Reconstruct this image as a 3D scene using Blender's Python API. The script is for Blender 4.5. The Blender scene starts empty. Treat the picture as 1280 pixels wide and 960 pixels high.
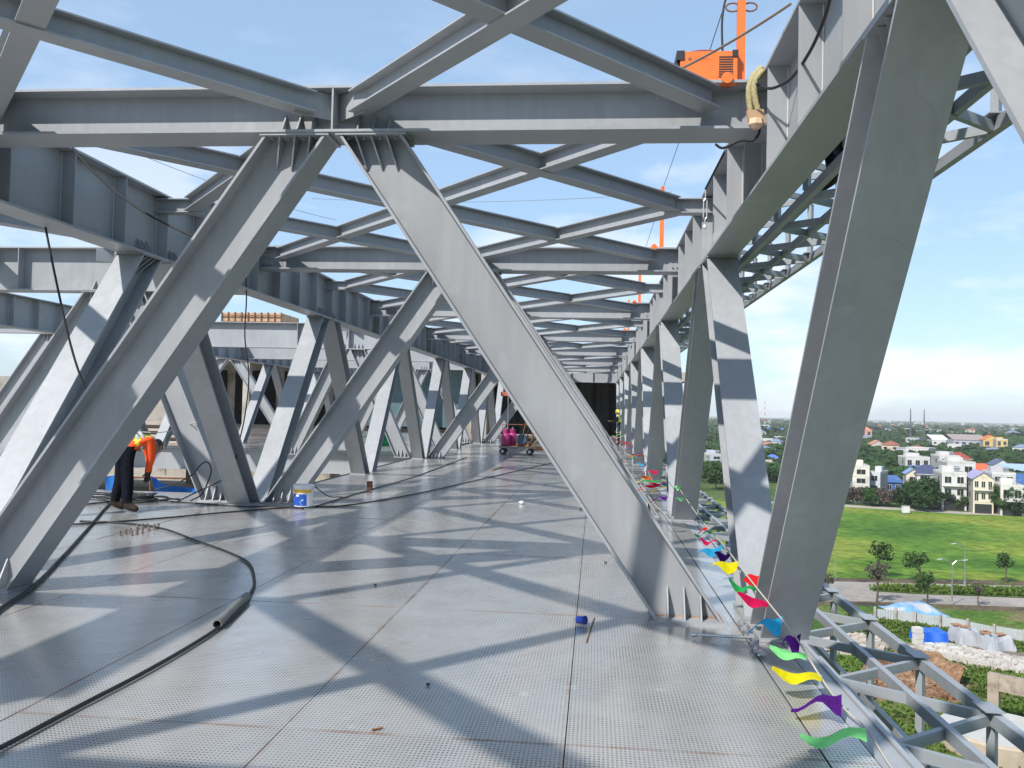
import bpy, bmesh, math, random
import numpy as np
from mathutils import Vector, Matrix, Quaternion
R = math.radians
rng = random.Random(7)
scene = bpy.context.scene
col = scene.collection

# ------------------------------------------------------------------ camera
CAM = Vector((0, 0, 1.65)); FPX = 1081.3
yw, pt, rl = R(5.526), R(1.713), R(1.313)
Fw = Vector((-math.sin(yw) * math.cos(pt), math.cos(yw) * math.cos(pt), math.sin(pt)))
Rt = Fw.cross(Vector((0, 0, 1))).normalized(); Up = Rt.cross(Fw)
Rt, Up = math.cos(rl) * Rt + math.sin(rl) * Up, -math.sin(rl) * Rt + math.cos(rl) * Up
cd = bpy.data.cameras.new('camera'); cam = bpy.data.objects.new('camera', cd); col.objects.link(cam)
cd.sensor_width = 36; cd.lens = FPX / 1280 * 36; cd.clip_start = 0.02; cd.clip_end = 60000
m = Matrix.Identity(4)
for i in range(3):
    m[i][0], m[i][1], m[i][2], m[i][3] = Rt[i], Up[i], -Fw[i], CAM[i]
cam.matrix_world = m
scene.camera = cam

# ------------------------------------------------------------------ light
SUN_EL, SUN_AZ = R(44), math.atan2(-0.74, -1.0)      # azimuth of the direction towards the sun (x, y)
sdir = Vector((math.cos(SUN_EL) * math.sin(SUN_AZ), math.cos(SUN_EL) * math.cos(SUN_AZ), math.sin(SUN_EL)))
sl = bpy.data.lights.new('sun', 'SUN'); sl.energy = 3.9; sl.angle = R(0.8); sl.color = (1.0, 0.955, 0.89)
sun = bpy.data.objects.new('sun', sl); col.objects.link(sun)
sun.rotation_euler = (-sdir).to_track_quat('-Z', 'Y').to_euler(); sun.location = (-20, -30, 60)
world = bpy.data.worlds.new('World'); scene.world = world; world.use_nodes = True
wn = world.node_tree; wn.nodes.clear()
def W(t, **k):
    n = wn.nodes.new(t)
    for a, b in k.items(): setattr(n, a, b)
    return n
sky = W('ShaderNodeTexSky', sky_type='NISHITA', sun_disc=False, sun_elevation=SUN_EL, sun_rotation=SUN_AZ,
        altitude=20, air_density=1.0, dust_density=.6, ozone_density=2.6)
tc = W('ShaderNodeTexCoord'); mp = W('ShaderNodeMapping'); mp.inputs['Scale'].default_value = (1.0, 1.0, 3.2)
mp.inputs['Location'].default_value = (5.5, 4.4, 2.3)
nz = W('ShaderNodeTexNoise'); nz.inputs['Scale'].default_value = 3.4; nz.inputs['Detail'].default_value = 9; nz.inputs['Roughness'].default_value = 0.58
cr = W('ShaderNodeValToRGB'); cr.color_ramp.elements[0].position = 0.475; cr.color_ramp.elements[1].position = 0.59
cr.color_ramp.elements[0].color = (0, 0, 0, 1); cr.color_ramp.elements[1].color = (1, 1, 1, 1)
sep = W('ShaderNodeSeparateXYZ')
fall = W('ShaderNodeMapRange'); fall.inputs['From Min'].default_value = 0.0; fall.inputs['From Max'].default_value = 0.42
fall.inputs['To Min'].default_value = 0.85; fall.inputs['To Max'].default_value = 0.06
mul = W('ShaderNodeMath', operation='MULTIPLY')
mix = W('ShaderNodeMixRGB'); mix.inputs[2].default_value = (5.0, 5.15, 5.4, 1)
bg = W('ShaderNodeBackground'); bg.inputs['Strength'].default_value = 0.15
wo = W('ShaderNodeOutputWorld')
L = wn.links.new
L(tc.outputs['Generated'], mp.inputs['Vector']); L(mp.outputs[0], nz.inputs['Vector']); L(nz.outputs['Fac'], cr.inputs[0])
L(tc.outputs['Generated'], sep.inputs[0]); L(sep.outputs['Z'], fall.inputs['Value'])
L(cr.outputs[0], mul.inputs[0]); L(fall.outputs[0], mul.inputs[1]); L(mul.outputs[0], mix.inputs[0])
veil = W('ShaderNodeMixRGB'); veil.inputs[0].default_value = 0.6; veil.inputs[2].default_value = (1.95, 2.85, 3.95, 1)   # thin even milky veil over the whole dome
L(sky.outputs[0], veil.inputs[1]); L(veil.outputs[0], mix.inputs[1]); L(mix.outputs[0], bg.inputs[0]); L(bg.outputs[0], wo.inputs[0])
scene.view_settings.view_transform = 'Standard'; scene.view_settings.look = 'None'
scene.view_settings.exposure = 0.58; scene.view_settings.gamma = 1.0; scene.view_settings.use_curve_mapping = False
scene.render.engine = 'CYCLES'

# ------------------------------------------------------------------ helpers
GZ = -28.35
HAZE = 1.0e-4
def ray(px, py): return (Fw * FPX + Rt * (px - 640) - Up * (py - 480)).normalized()
def onz(px, py, z=GZ):
    d = ray(px, py); return CAM + d * ((z - CAM.z) / d.z)
def ony(px, py, y):
    d = ray(px, py); return CAM + d * (y / d.y)
def s2l(r, g, b):
    f = lambda c: (c / 255 / 12.92) if c / 255 <= .04045 else ((c / 255 + .055) / 1.055) ** 2.4
    return (f(r), f(g), f(b), 1)
ORD = ['nearest', 'second', 'third', 'fourth', 'fifth', 'sixth', 'seventh', 'eighth', 'ninth', 'tenth', 'eleventh', 'twelfth']

class MB:
    def __init__(s): s.v = []; s.f = []; s.mi = []
    def add(s, vs, fs, mi=0):
        n = len(s.v); s.v += [Vector(v) for v in vs]; s.f += [tuple(i + n for i in f) for f in fs]; s.mi += [mi] * len(fs); return s
    def box(s, a, b, mi=0):
        x0, y0, z0 = a; x1, y1, z1 = b
        return s.add([(x0, y0, z0), (x1, y0, z0), (x1, y1, z0), (x0, y1, z0), (x0, y0, z1), (x1, y0, z1), (x1, y1, z1), (x0, y1, z1)],
                     [(3, 2, 1, 0), (4, 5, 6, 7), (0, 1, 5, 4), (1, 2, 6, 5), (2, 3, 7, 6), (3, 0, 4, 7)], mi)
    def obox(s, c, ax, ay, az, mi=0):
        c = Vector(c); ax, ay, az = Vector(ax), Vector(ay), Vector(az)
        P = [c + i * ax + j * ay + k * az for k in (-1, 1) for (i, j) in ((-1, -1), (1, -1), (1, 1), (-1, 1))]
        return s.add(P, [(3, 2, 1, 0), (4, 5, 6, 7), (0, 1, 5, 4), (1, 2, 6, 5), (2, 3, 7, 6), (3, 0, 4, 7)], mi)
    def prism(s, poly, d, mi=0):
        d = Vector(d); n = len(poly); P = [Vector(p) for p in poly]
        nn = Vector((0, 0, 0))
        for i in range(n): nn += P[i].cross(P[(i + 1) % n])
        if nn.dot(d) > 0: P = P[::-1]
        return s.add(P + [p + d for p in P], [tuple(range(n)), tuple(range(2 * n - 1, n - 1, -1))] +
                     [(i, i + n, (i + 1) % n + n, (i + 1) % n) for i in range(n)], mi)
    def profile(s, p0, p1, poly, b, w, n0=None, n1=None, mi=0):
        """poly of (u,v) in axes b,w swept p0->p1, ends cut by planes with normals n0, n1"""
        p0, p1 = Vector(p0), Vector(p1); a = (p1 - p0).normalized(); n0 = Vector(n0) if n0 else a; n1 = Vector(n1) if n1 else a
        A, B = [], []
        for u, v in poly:
            o = u * b + v * w
            A.append(p0 + o - a * (o.dot(n0) / a.dot(n0))); B.append(p1 + o - a * (o.dot(n1) / a.dot(n1)))
        n = len(poly)
        return s.add(A + B, [tuple(range(n))[::-1], tuple(range(n, 2 * n))] + [(i, (i + 1) % n, (i + 1) % n + n, i + n) for i in range(n)], mi)
    def ibeam(s, p0, p1, w, depth, bf, tw=.014, tf=.022, n0=None, n1=None, mi=0):
        p0, p1 = Vector(p0), Vector(p1); a = (p1 - p0).normalized(); w = Vector(w); w = (w - a * w.dot(a)).normalized(); b = w.cross(a)
        h, f, t = depth / 2, bf / 2, tw / 2
        poly = [(-f, -h), (f, -h), (f, -h + tf), (t, -h + tf), (t, h - tf), (f, h - tf), (f, h), (-f, h), (-f, h - tf), (-t, h - tf), (-t, -h + tf), (-f, -h + tf)]
        # b,w,a must be right handed for outward faces
        if b.cross(w).dot(a) < 0: poly = [(-u, v) for u, v in poly][::-1]
        return s.profile(p0, p1, poly, b, w, n0, n1, mi)
    def bar(s, p0, p1, wx, wz, w=(0, 0, 1), mi=0):
        p0, p1 = Vector(p0), Vector(p1); a = (p1 - p0).normalized(); w = Vector(w); w = (w - a * w.dot(a))
        w = w.normalized() if w.length > 1e-4 else a.orthogonal().normalized(); b = w.cross(a)
        poly = [(-wx / 2, -wz / 2), (wx / 2, -wz / 2), (wx / 2, wz / 2), (-wx / 2, wz / 2)]
        if b.cross(w).dot(a) < 0: poly = poly[::-1]
        return s.profile(p0, p1, poly, b, w, mi=mi)
    def tube(s, pts, r, n=8, closed=False, mi=0):
        pts = [Vector(p) for p in pts]; rings = []; ref = None; N = len(pts); base = len(s.v)
        rr = r if isinstance(r, (list, tuple)) else [r] * N
        for i, p in enumerate(pts):
            a = (pts[min(i + 1, N - 1)] - pts[max(i - 1, 0)]).normalized()
            if ref is None: ref = a.orthogonal().normalized()
            ref = (ref - a * ref.dot(a)); ref = ref.normalized() if ref.length > 1e-6 else a.orthogonal().normalized()
            bb = a.cross(ref)
            s.v += [p + rr[i] * (math.cos(2 * math.pi * k / n) * ref + math.sin(2 * math.pi * k / n) * bb) for k in range(n)]
        for i in range(N - 1):
            for k in range(n):
                q = base + i * n; s.f.append((q + k, q + (k + 1) % n, q + n + (k + 1) % n, q + n + k)); s.mi.append(mi)
        s.f.append(tuple(base + k for k in range(n))[::-1]); s.mi.append(mi)
        q = base + (N - 1) * n; s.f.append(tuple(q + k for k in range(n))); s.mi.append(mi)
        return s
    def lathe(s, c, prof, n=16, mi=0):
        c = Vector(c); base = len(s.v)
        for r, z in prof: s.v += [c + Vector((r * math.cos(2 * math.pi * k / n), r * math.sin(2 * math.pi * k / n), z)) for k in range(n)]
        for i in range(len(prof) - 1):
            for k in range(n):
                q = base + i * n; s.f.append((q + k, q + (k + 1) % n, q + n + (k + 1) % n, q + n + k)); s.mi.append(mi)
        s.f.append(tuple(base + k for k in range(n))[::-1]); s.mi.append(mi)
        q = base + (len(prof) - 1) * n; s.f.append(tuple(q + k for k in range(n))); s.mi.append(mi)
        return s
    def mesh(s, name, mats, off=Vector((0, 0, 0)), smooth=False):
        me = bpy.data.meshes.new(name); me.from_pydata([tuple(v - off) for v in s.v], [], s.f)
        for mt in (mats if isinstance(mats, (list, tuple)) else [mats]): me.materials.append(mt)
        me.polygons.foreach_set('material_index', s.mi)
        if smooth: me.polygons.foreach_set('use_smooth', [True] * len(me.polygons))
        me.update(); return me
    def build(s, name, mats, parent=None, smooth=False):
        o = bpy.data.objects.new(name, s.mesh(name, mats, rootloc(parent), smooth)); col.objects.link(o); o.parent = parent
        return o
def rootloc(p):
    v = Vector((0, 0, 0))
    while p is not None: v += p.location; p = p.parent
    return v
def tag(o, label=None, cat=None, group=None, kind=None):
    if label: o['label'] = label
    if cat: o['category'] = cat
    if group: o['group'] = group
    if kind: o['kind'] = kind
    return o
def empty(name, loc=(0, 0, 0), label=None, cat=None, group=None):
    o = bpy.data.objects.new(name, None); o.location = loc; o.empty_display_size = .2; col.objects.link(o)
    return tag(o, label, cat, group)
def children(o): return [c for c in bpy.data.objects if c.parent == o]
def tree_list(o): return [(c, tree_list(c)) for c in children(o)]
def copy_tree(o, kids=None, parent=None):
    kids = tree_list(o) if kids is None else kids
    c = o.copy(); col.objects.link(c); c.parent = parent
    for k, g in kids: copy_tree(k, g, c)
    return c
def catmull(pts, n=8):
    P = [Vector(p) for p in pts]; P = [2 * P[0] - P[1]] + P + [2 * P[-1] - P[-2]]; out = []
    for i in range(1, len(P) - 2):
        for j in range(n):
            t = j / n; a, b, c, d = P[i - 1], P[i], P[i + 1], P[i + 2]
            out.append(.5 * ((2 * b) + (c - a) * t + (2 * a - 5 * b + 4 * c - d) * t * t + (3 * b - a - 3 * c + d) * t ** 3))
    return out + [P[-2]]

# ------------------------------------------------------------------ materials
def mat(name, color, rough=.5, var=.12, vscale=3., metal=0., bump=0., bscale=40., spec=.5, coat=0., obj_random=0., trans=0., coords='Object', stain=None):
    m = bpy.data.materials.new(name); m.use_nodes = True; nt = m.node_tree; bs = nt.nodes['Principled BSDF']
    bs.inputs['Roughness'].default_value = rough; bs.inputs['Metallic'].default_value = metal
    bs.inputs['Specular IOR Level'].default_value = spec; bs.inputs['Coat Weight'].default_value = coat; bs.inputs['Coat Roughness'].default_value = .15
    N = nt.nodes.new; K = nt.links.new
    c = color if len(color) == 4 else (*color, 1)
    t = N('ShaderNodeTexCoord'); n1 = N('ShaderNodeTexNoise'); n1.inputs['Scale'].default_value = vscale; n1.inputs['Detail'].default_value = 6; n1.inputs['Roughness'].default_value = .6
    K(t.outputs[coords], n1.inputs['Vector'])
    mr = N('ShaderNodeMapRange'); mr.inputs['From Min'].default_value = .25; mr.inputs['From Max'].default_value = .75
    mr.inputs['To Min'].default_value = 1 - var; mr.inputs['To Max'].default_value = 1 + var; K(n1.outputs['Fac'], mr.inputs['Value'])
    src = mr.outputs[0]
    if obj_random:
        oi = N('ShaderNodeObjectInfo'); mo = N('ShaderNodeMapRange'); mo.inputs['To Min'].default_value = 1 - obj_random; mo.inputs['To Max'].default_value = 1 + obj_random
        K(oi.outputs['Random'], mo.inputs['Value']); mm = N('ShaderNodeMath'); mm.operation = 'MULTIPLY'; K(src, mm.inputs[0]); K(mo.outputs[0], mm.inputs[1]); src = mm.outputs[0]
    vm = N('ShaderNodeVectorMath'); vm.operation = 'SCALE'; vm.inputs[0].default_value = c[:3]; K(src, vm.inputs['Scale'])
    outc = vm.outputs[0]
    if stain:
        sc, scale, lo, hi = stain
        n3 = N('ShaderNodeTexNoise'); n3.inputs['Scale'].default_value = scale; n3.inputs['Detail'].default_value = 8; K(t.outputs[coords], n3.inputs['Vector'])
        r3 = N('ShaderNodeMapRange'); r3.inputs['From Min'].default_value = lo; r3.inputs['From Max'].default_value = hi; K(n3.outputs['Fac'], r3.inputs['Value'])
        mx = N('ShaderNodeMixRGB'); mx.inputs[2].default_value = sc if len(sc) == 4 else (*sc, 1); K(r3.outputs[0], mx.inputs[0]); K(outc, mx.inputs[1]); outc = mx.outputs[0]
    K(outc, bs.inputs['Base Color'])
    if trans:
        bs.inputs['Transmission Weight'].default_value = 0
        td = N('ShaderNodeBsdfTranslucent'); K(outc, td.inputs['Color']); ms = N('ShaderNodeMixShader'); ms.inputs[0].default_value = trans
        K(bs.outputs[0], ms.inputs[1]); K(td.outputs[0], ms.inputs[2]); K(ms.outputs[0], nt.nodes['Material Output'].inputs[0])
    if bump:
        n2 = N('ShaderNodeTexNoise'); n2.inputs['Scale'].default_value = bscale; n2.inputs['Detail'].default_value = 5; K(t.outputs[coords], n2.inputs['Vector'])
        bp = N('ShaderNodeBump'); bp.inputs['Strength'].default_value = bump; bp.inputs['Distance'].default_value = .02; K(n2.outputs['Fac'], bp.inputs['Height']); K(bp.outputs[0], bs.inputs['Normal'])
    return m

def steel_mat(name, base, rough=.42):
    """grey alkyd paint: broad tone drift, runs down the plate, chalky scuffs, roughness breakup"""
    m = bpy.data.materials.new(name); m.use_nodes = True; nt = m.node_tree; bs = nt.nodes['Principled BSDF']; N = nt.nodes.new; K = nt.links.new
    t = N('ShaderNodeTexCoord'); oi = N('ShaderNodeObjectInfo')
    ad = N('ShaderNodeVectorMath'); ad.operation = 'MULTIPLY_ADD'; ad.inputs[1].default_value = (37, 53, 19); K(oi.outputs['Random'], ad.inputs[0]); K(t.outputs['Object'], ad.inputs[2])
    n1 = N('ShaderNodeTexNoise'); n1.inputs['Scale'].default_value = 1.1; n1.inputs['Detail'].default_value = 5; K(ad.outputs[0], n1.inputs['Vector'])
    st = N('ShaderNodeMapping'); st.inputs['Scale'].default_value = (7, 7, .7); K(ad.outputs[0], st.inputs['Vector'])
    n2 = N('ShaderNodeTexNoise'); n2.inputs['Scale'].default_value = 2.2; n2.inputs['Detail'].default_value = 6; K(st.outputs[0], n2.inputs['Vector'])
    m1 = N('ShaderNodeMapRange'); m1.inputs['From Min'].default_value = .25; m1.inputs['From Max'].default_value = .75; m1.inputs['To Min'].default_value = .90; m1.inputs['To Max'].default_value = 1.09; K(n1.outputs['Fac'], m1.inputs['Value'])
    m2 = N('ShaderNodeMapRange'); m2.inputs['From Min'].default_value = .3; m2.inputs['From Max'].default_value = .75; m2.inputs['To Min'].default_value = .94; m2.inputs['To Max'].default_value = 1.05; K(n2.outputs['Fac'], m2.inputs['Value'])
    mo = N('ShaderNodeMapRange'); mo.inputs['To Min'].default_value = .94; mo.inputs['To Max'].default_value = 1.05; K(oi.outputs['Random'], mo.inputs['Value'])
    p = N('ShaderNodeMath'); p.operation = 'MULTIPLY'; K(m1.outputs[0], p.inputs[0]); K(m2.outputs[0], p.inputs[1])
    q = N('ShaderNodeMath'); q.operation = 'MULTIPLY'; K(p.outputs[0], q.inputs[0]); K(mo.outputs[0], q.inputs[1])
    n5 = N('ShaderNodeTexNoise'); n5.inputs['Scale'].default_value = 2.1; n5.inputs['Detail'].default_value = 2; K(ad.outputs[0], n5.inputs['Vector'])
    m5 = N('ShaderNodeMapRange'); m5.inputs['From Min'].default_value = .62; m5.inputs['From Max'].default_value = .635; m5.inputs['To Min'].default_value = 1.; m5.inputs['To Max'].default_value = 1.07; K(n5.outputs['Fac'], m5.inputs['Value'])
    q5 = N('ShaderNodeMath'); q5.operation = 'MULTIPLY'; K(q.outputs[0], q5.inputs[0]); K(m5.outputs[0], q5.inputs[1]); q = q5
    vm = N('ShaderNodeVectorMath'); vm.operation = 'SCALE'; vm.inputs[0].default_value = base; K(q.outputs[0], vm.inputs['Scale'])
    # small scuffs and rusty spots
    n3 = N('ShaderNodeTexNoise'); n3.inputs['Scale'].default_value = 9; n3.inputs['Detail'].default_value = 10; n3.inputs['Roughness'].default_value = .7; K(ad.outputs[0], n3.inputs['Vector'])
    r3 = N('ShaderNodeMapRange'); r3.inputs['From Min'].default_value = .64; r3.inputs['From Max'].default_value = .74; r3.inputs['To Max'].default_value = .5; K(n3.outputs['Fac'], r3.inputs['Value'])
    mx = N('ShaderNodeMixRGB'); mx.inputs[2].default_value = (.27, .22, .17, 1); K(r3.outputs[0], mx.inputs[0]); K(vm.outputs[0], mx.inputs[1]); K(mx.outputs[0], bs.inputs['Base Color'])
    rr = N('ShaderNodeMapRange'); rr.inputs['To Min'].default_value = rough - .1; rr.inputs['To Max'].default_value = rough + .14; K(n2.outputs['Fac'], rr.inputs['Value']); K(rr.outputs[0], bs.inputs['Roughness'])
    bp = N('ShaderNodeBump'); bp.inputs['Strength'].default_value = .05; bp.inputs['Distance'].default_value = .01
    n4 = N('ShaderNodeTexNoise'); n4.inputs['Scale'].default_value = 14; n4.inputs['Detail'].default_value = 3; K(ad.outputs[0], n4.inputs['Vector']); K(n4.outputs['Fac'], bp.inputs['Height']); K(bp.outputs[0], bs.inputs['Normal'])
    bs.inputs['Specular IOR Level'].default_value = .45
    return m

def deck_mat(name, base, holes=True):
    m = bpy.data.materials.new(name); m.use_nodes = True; nt = m.node_tree; bs = nt.nodes['Principled BSDF']; N = nt.nodes.new; K = nt.links.new
    t = N('ShaderNodeTexCoord'); g = N('ShaderNodeNewGeometry'); oi = N('ShaderNodeObjectInfo')
    def math_(op, a, b=None, c=None):
        n = N('ShaderNodeMath'); n.operation = op
        for i, v in enumerate((a, b, c)):
            if v is None: continue
            if hasattr(v, 'links'): K(v, n.inputs[i])
            else: n.inputs[i].default_value = v
        return n.outputs[0]
    def noise(scale, detail=6, vec=None, rough=.6):
        n = N('ShaderNodeTexNoise'); n.inputs['Scale'].default_value = scale; n.inputs['Detail'].default_value = detail; n.inputs['Roughness'].default_value = rough
        K(vec or g.outputs['Position'], n.inputs['Vector']); return n.outputs['Fac']
    def rng_(v, a, b, c, d):
        n = N('ShaderNodeMapRange'); n.inputs['From Min'].default_value = a; n.inputs['From Max'].default_value = b; n.inputs['To Min'].default_value = c; n.inputs['To Max'].default_value = d; K(v, n.inputs['Value']); return n.outputs[0]
    tone = math_('MULTIPLY', math_('MULTIPLY', rng_(noise(.8), .25, .75, .86, 1.12), rng_(noise(5), .25, .75, .93, 1.07)), rng_(oi.outputs['Random'], 0, 1, .95, 1.05))
    vm = N('ShaderNodeVectorMath'); vm.operation = 'SCALE'; vm.inputs[0].default_value = base; K(tone, vm.inputs['Scale'])
    def mixc(fac, a, c):
        x = N('ShaderNodeMixRGB'); K(fac, x.inputs[0]); K(a, x.inputs[1]); x.inputs[2].default_value = c; return x.outputs[0]
    c = vm.outputs[0]
    # dusty tan film, chalky footprints, rust flecks
    c = mixc(rng_(noise(1.7, 7), .5, .75, 0, .38), c, (.40, .36, .30, 1))
    c = mixc(rng_(noise(6.0, 5, rough=.5), .65, .72, 0, .4), c, (.60, .60, .58, 1))
    rust = math_('MULTIPLY', rng_(noise(11, 8, rough=.65), .60, .72, 0, 1), rng_(noise(1.1, 3), .48, .64, 0, 1))
    sp = N('ShaderNodeSeparateXYZ'); K(t.outputs['Object'], sp.inputs[0])
    # rust bleeding from the plate edges (object space: plate is centred on its origin)
    ex = math_('SUBTRACT', .720, math_('ABSOLUTE', sp.outputs['X'])); ey = math_('SUBTRACT', 1.3675, math_('ABSOLUTE', sp.outputs['Y']))
    ed = math_('MINIMUM', ex, ey)
    edge = math_('MULTIPLY', rng_(ed, .0, .03, 1, 0), rng_(noise(3, 7), .42, .6, 0, 1))
    c = mixc(math_('MINIMUM', math_('MULTIPLY', math_('MAXIMUM', rust, edge), .75), 1.), c, (.26, .13, .065, 1))
    if holes:
        fx = math_('SUBTRACT', math_('FRACT', math_('DIVIDE', sp.outputs['X'], .0215)), .5)
        fy = math_('SUBTRACT', math_('FRACT', math_('DIVIDE', sp.outputs['Y'], .0285)), .5)
        d = math_('ADD', math_('POWER', math_('MULTIPLY', fx, .0215), 2), math_('POWER', math_('MULTIPLY', fy, .0285), 2))
        hole = math_('LESS_THAN', d, .0056 ** 2)
        hole = math_('MULTIPLY', hole, rng_(noise(2.3, 3), .3, .6, .6, 1))
        c = mixc(math_('MULTIPLY', hole, .95), c, (.04, .036, .032, 1))
    K(c, bs.inputs['Base Color'])
    K(rng_(math_('ADD', math_('MULTIPLY', noise(.55, 5), .75), math_('MULTIPLY', noise(7, 5), .25)), .35, .65, .16, .46), bs.inputs['Roughness'])
    bp = N('ShaderNodeBump'); bp.inputs['Strength'].default_value = .10; bp.inputs['Distance'].default_value = .02
    h = noise(3.2, 4)
    if holes: h = math_('SUBTRACT', h, math_('MULTIPLY', hole, .4))
    K(h, bp.inputs['Height']); K(bp.outputs[0], bs.inputs['Normal'])
    bs.inputs['Specular IOR Level'].default_value = .7; bs.inputs['Coat Weight'].default_value = .9; bs.inputs['Coat IOR'].default_value = 1.75; bs.inputs['Coat Roughness'].default_value = .18
    if holes:
        K(rng_(hole, 0, 1, .7, 0), bs.inputs['Specular IOR Level']); K(rng_(hole, 0, 1, .9, 0), bs.inputs['Coat Weight'])
    return m

M_steel = steel_mat('grey_steel_paint', (.312, .324, .340))
M_steel2 = steel_mat('grey_steel_paint_lattice', (.28, .30, .32))
M_foot = mat('rust_stained_weld', (.24, .16, .10), .8, var=.5, vscale=9)
M_weld = steel_mat('painted_weld_bead', (.50, .50, .49))
M_deck = deck_mat('perforated_deck_paint', (.375, .368, .355))
M_deck2 = deck_mat('plain_deck_paint', (.375, .368, .355), False)
M_bolt = mat('bolt_steel', (.30, .30, .29), .4, metal=.6)
M_rubber = mat('black_rubber', (.012, .012, .013), .55)
M_rope = mat('pale_rope', (.42, .39, .33), .9)
M_orange = mat('orange_enamel', s2l(222, 112, 44), .45, var=.12, vscale=8, stain=((.25, .1, .04), 6, .62, .75))
M_black = mat('black_plastic', (.02, .02, .022), .5)
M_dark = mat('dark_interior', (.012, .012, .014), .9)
M_conc = mat('raw_concrete', (.36, .33, .29), .9, var=.2, vscale=1.2, bump=.3, bscale=8, stain=((.17, .15, .12), .7, .52, .7))
M_rust = mat('rusty_steel', (.19, .085, .04), .8, var=.4, vscale=8)
M_zinc = mat('galvanised_steel', (.50, .51, .52), .35, metal=.8, var=.15, vscale=20)

# ------------------------------------------------------------------ the steel bridge
Y1, PP = 7.11, 7.03
XC, XR, XL = -2.22, 1.41, -5.70
ZB, ZT, ZCB = 3.92, 4.31, 3.47
NF = 8
YK = [Y1 + PP * (k - 1) for k in range(0, NF + 1)]      # frames 0..8

# deck: structure with its plates as children
deck = empty('deck'); deck['kind'] = 'structure'
PW, PL = 1.44, 2.735
def plate_mesh(w, l, t=.012):
    b = MB(); b.box((-w / 2, -l / 2, -t), (w / 2, l / 2, 0)); return b
pm = plate_mesh(PW - .006, PL - .006).mesh('deck_plate', M_deck)
pm_r = plate_mesh(1.255 - .006, PL - .006).mesh('deck_plate_edge', M_deck)
pm_s = plate_mesh(.235, PL - .006).mesh('deck_strip', M_deck)
pm_f = plate_mesh(PW - .006, PL - .006).mesh('deck_plate_plain', M_deck2)
yt = 4.342 - 3 * PL
nrow = int((57.0 - yt) / PL)
for r_ in range(nrow):
    yc = yt + (r_ + .5) * PL
    for c_ in range(-1, 7):
        x1 = -.115 - PW * c_
        if c_ >= 4 and yc > 15.2 : continue
        if c_ == -1: me, xc = pm_r, -.115 + 1.255 / 2
        else: me, xc = (pm if yc < 26 else pm_f), x1 - PW / 2
        o = bpy.data.objects.new('deck_plate', me); col.objects.link(o); o.parent = deck
        o.location = (xc, yc, rng.uniform(-.0025, .001))
        o.rotation_euler = (rng.uniform(-.0006, .0006), rng.uniform(-.001, .001), 0)
    o = bpy.data.objects.new('deck_strip', pm_s); col.objects.link(o); o.parent = deck; o.location = (1.267, yc, -.004)
b = MB(); b.box((1.392, -4, -.03), (1.53, 57, -.006)); b.box((1.533, -4, -.05), (1.56, 57, .008))
b.build('edge_flange', M_steel, deck)
b = MB(); b.box((-10.2, -4, -.10), (1.39, 15.2, -.03)); b.box((-6.1, 15.203, -.10), (1.39, 57, -.03)); b.build('deck_under_plate', M_dark, deck)
b = MB()
b.ibeam((XR, -4, -.41), (XR, 57, -.41), (0, 0, 1), .74, .26); b.build('edge_girder', M_steel, deck)
b = MB(); b.ibeam((-6.0, 15.3, -.44), (-6.0, 57, -.44), (0, 0, 1), .66, .24)
b.ibeam((-10.2, 15.05, -.44), (-6.15, 15.05, -.44), (0, 0, 1), .66, .24); b.build('inner_girder', M_steel, deck)

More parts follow.
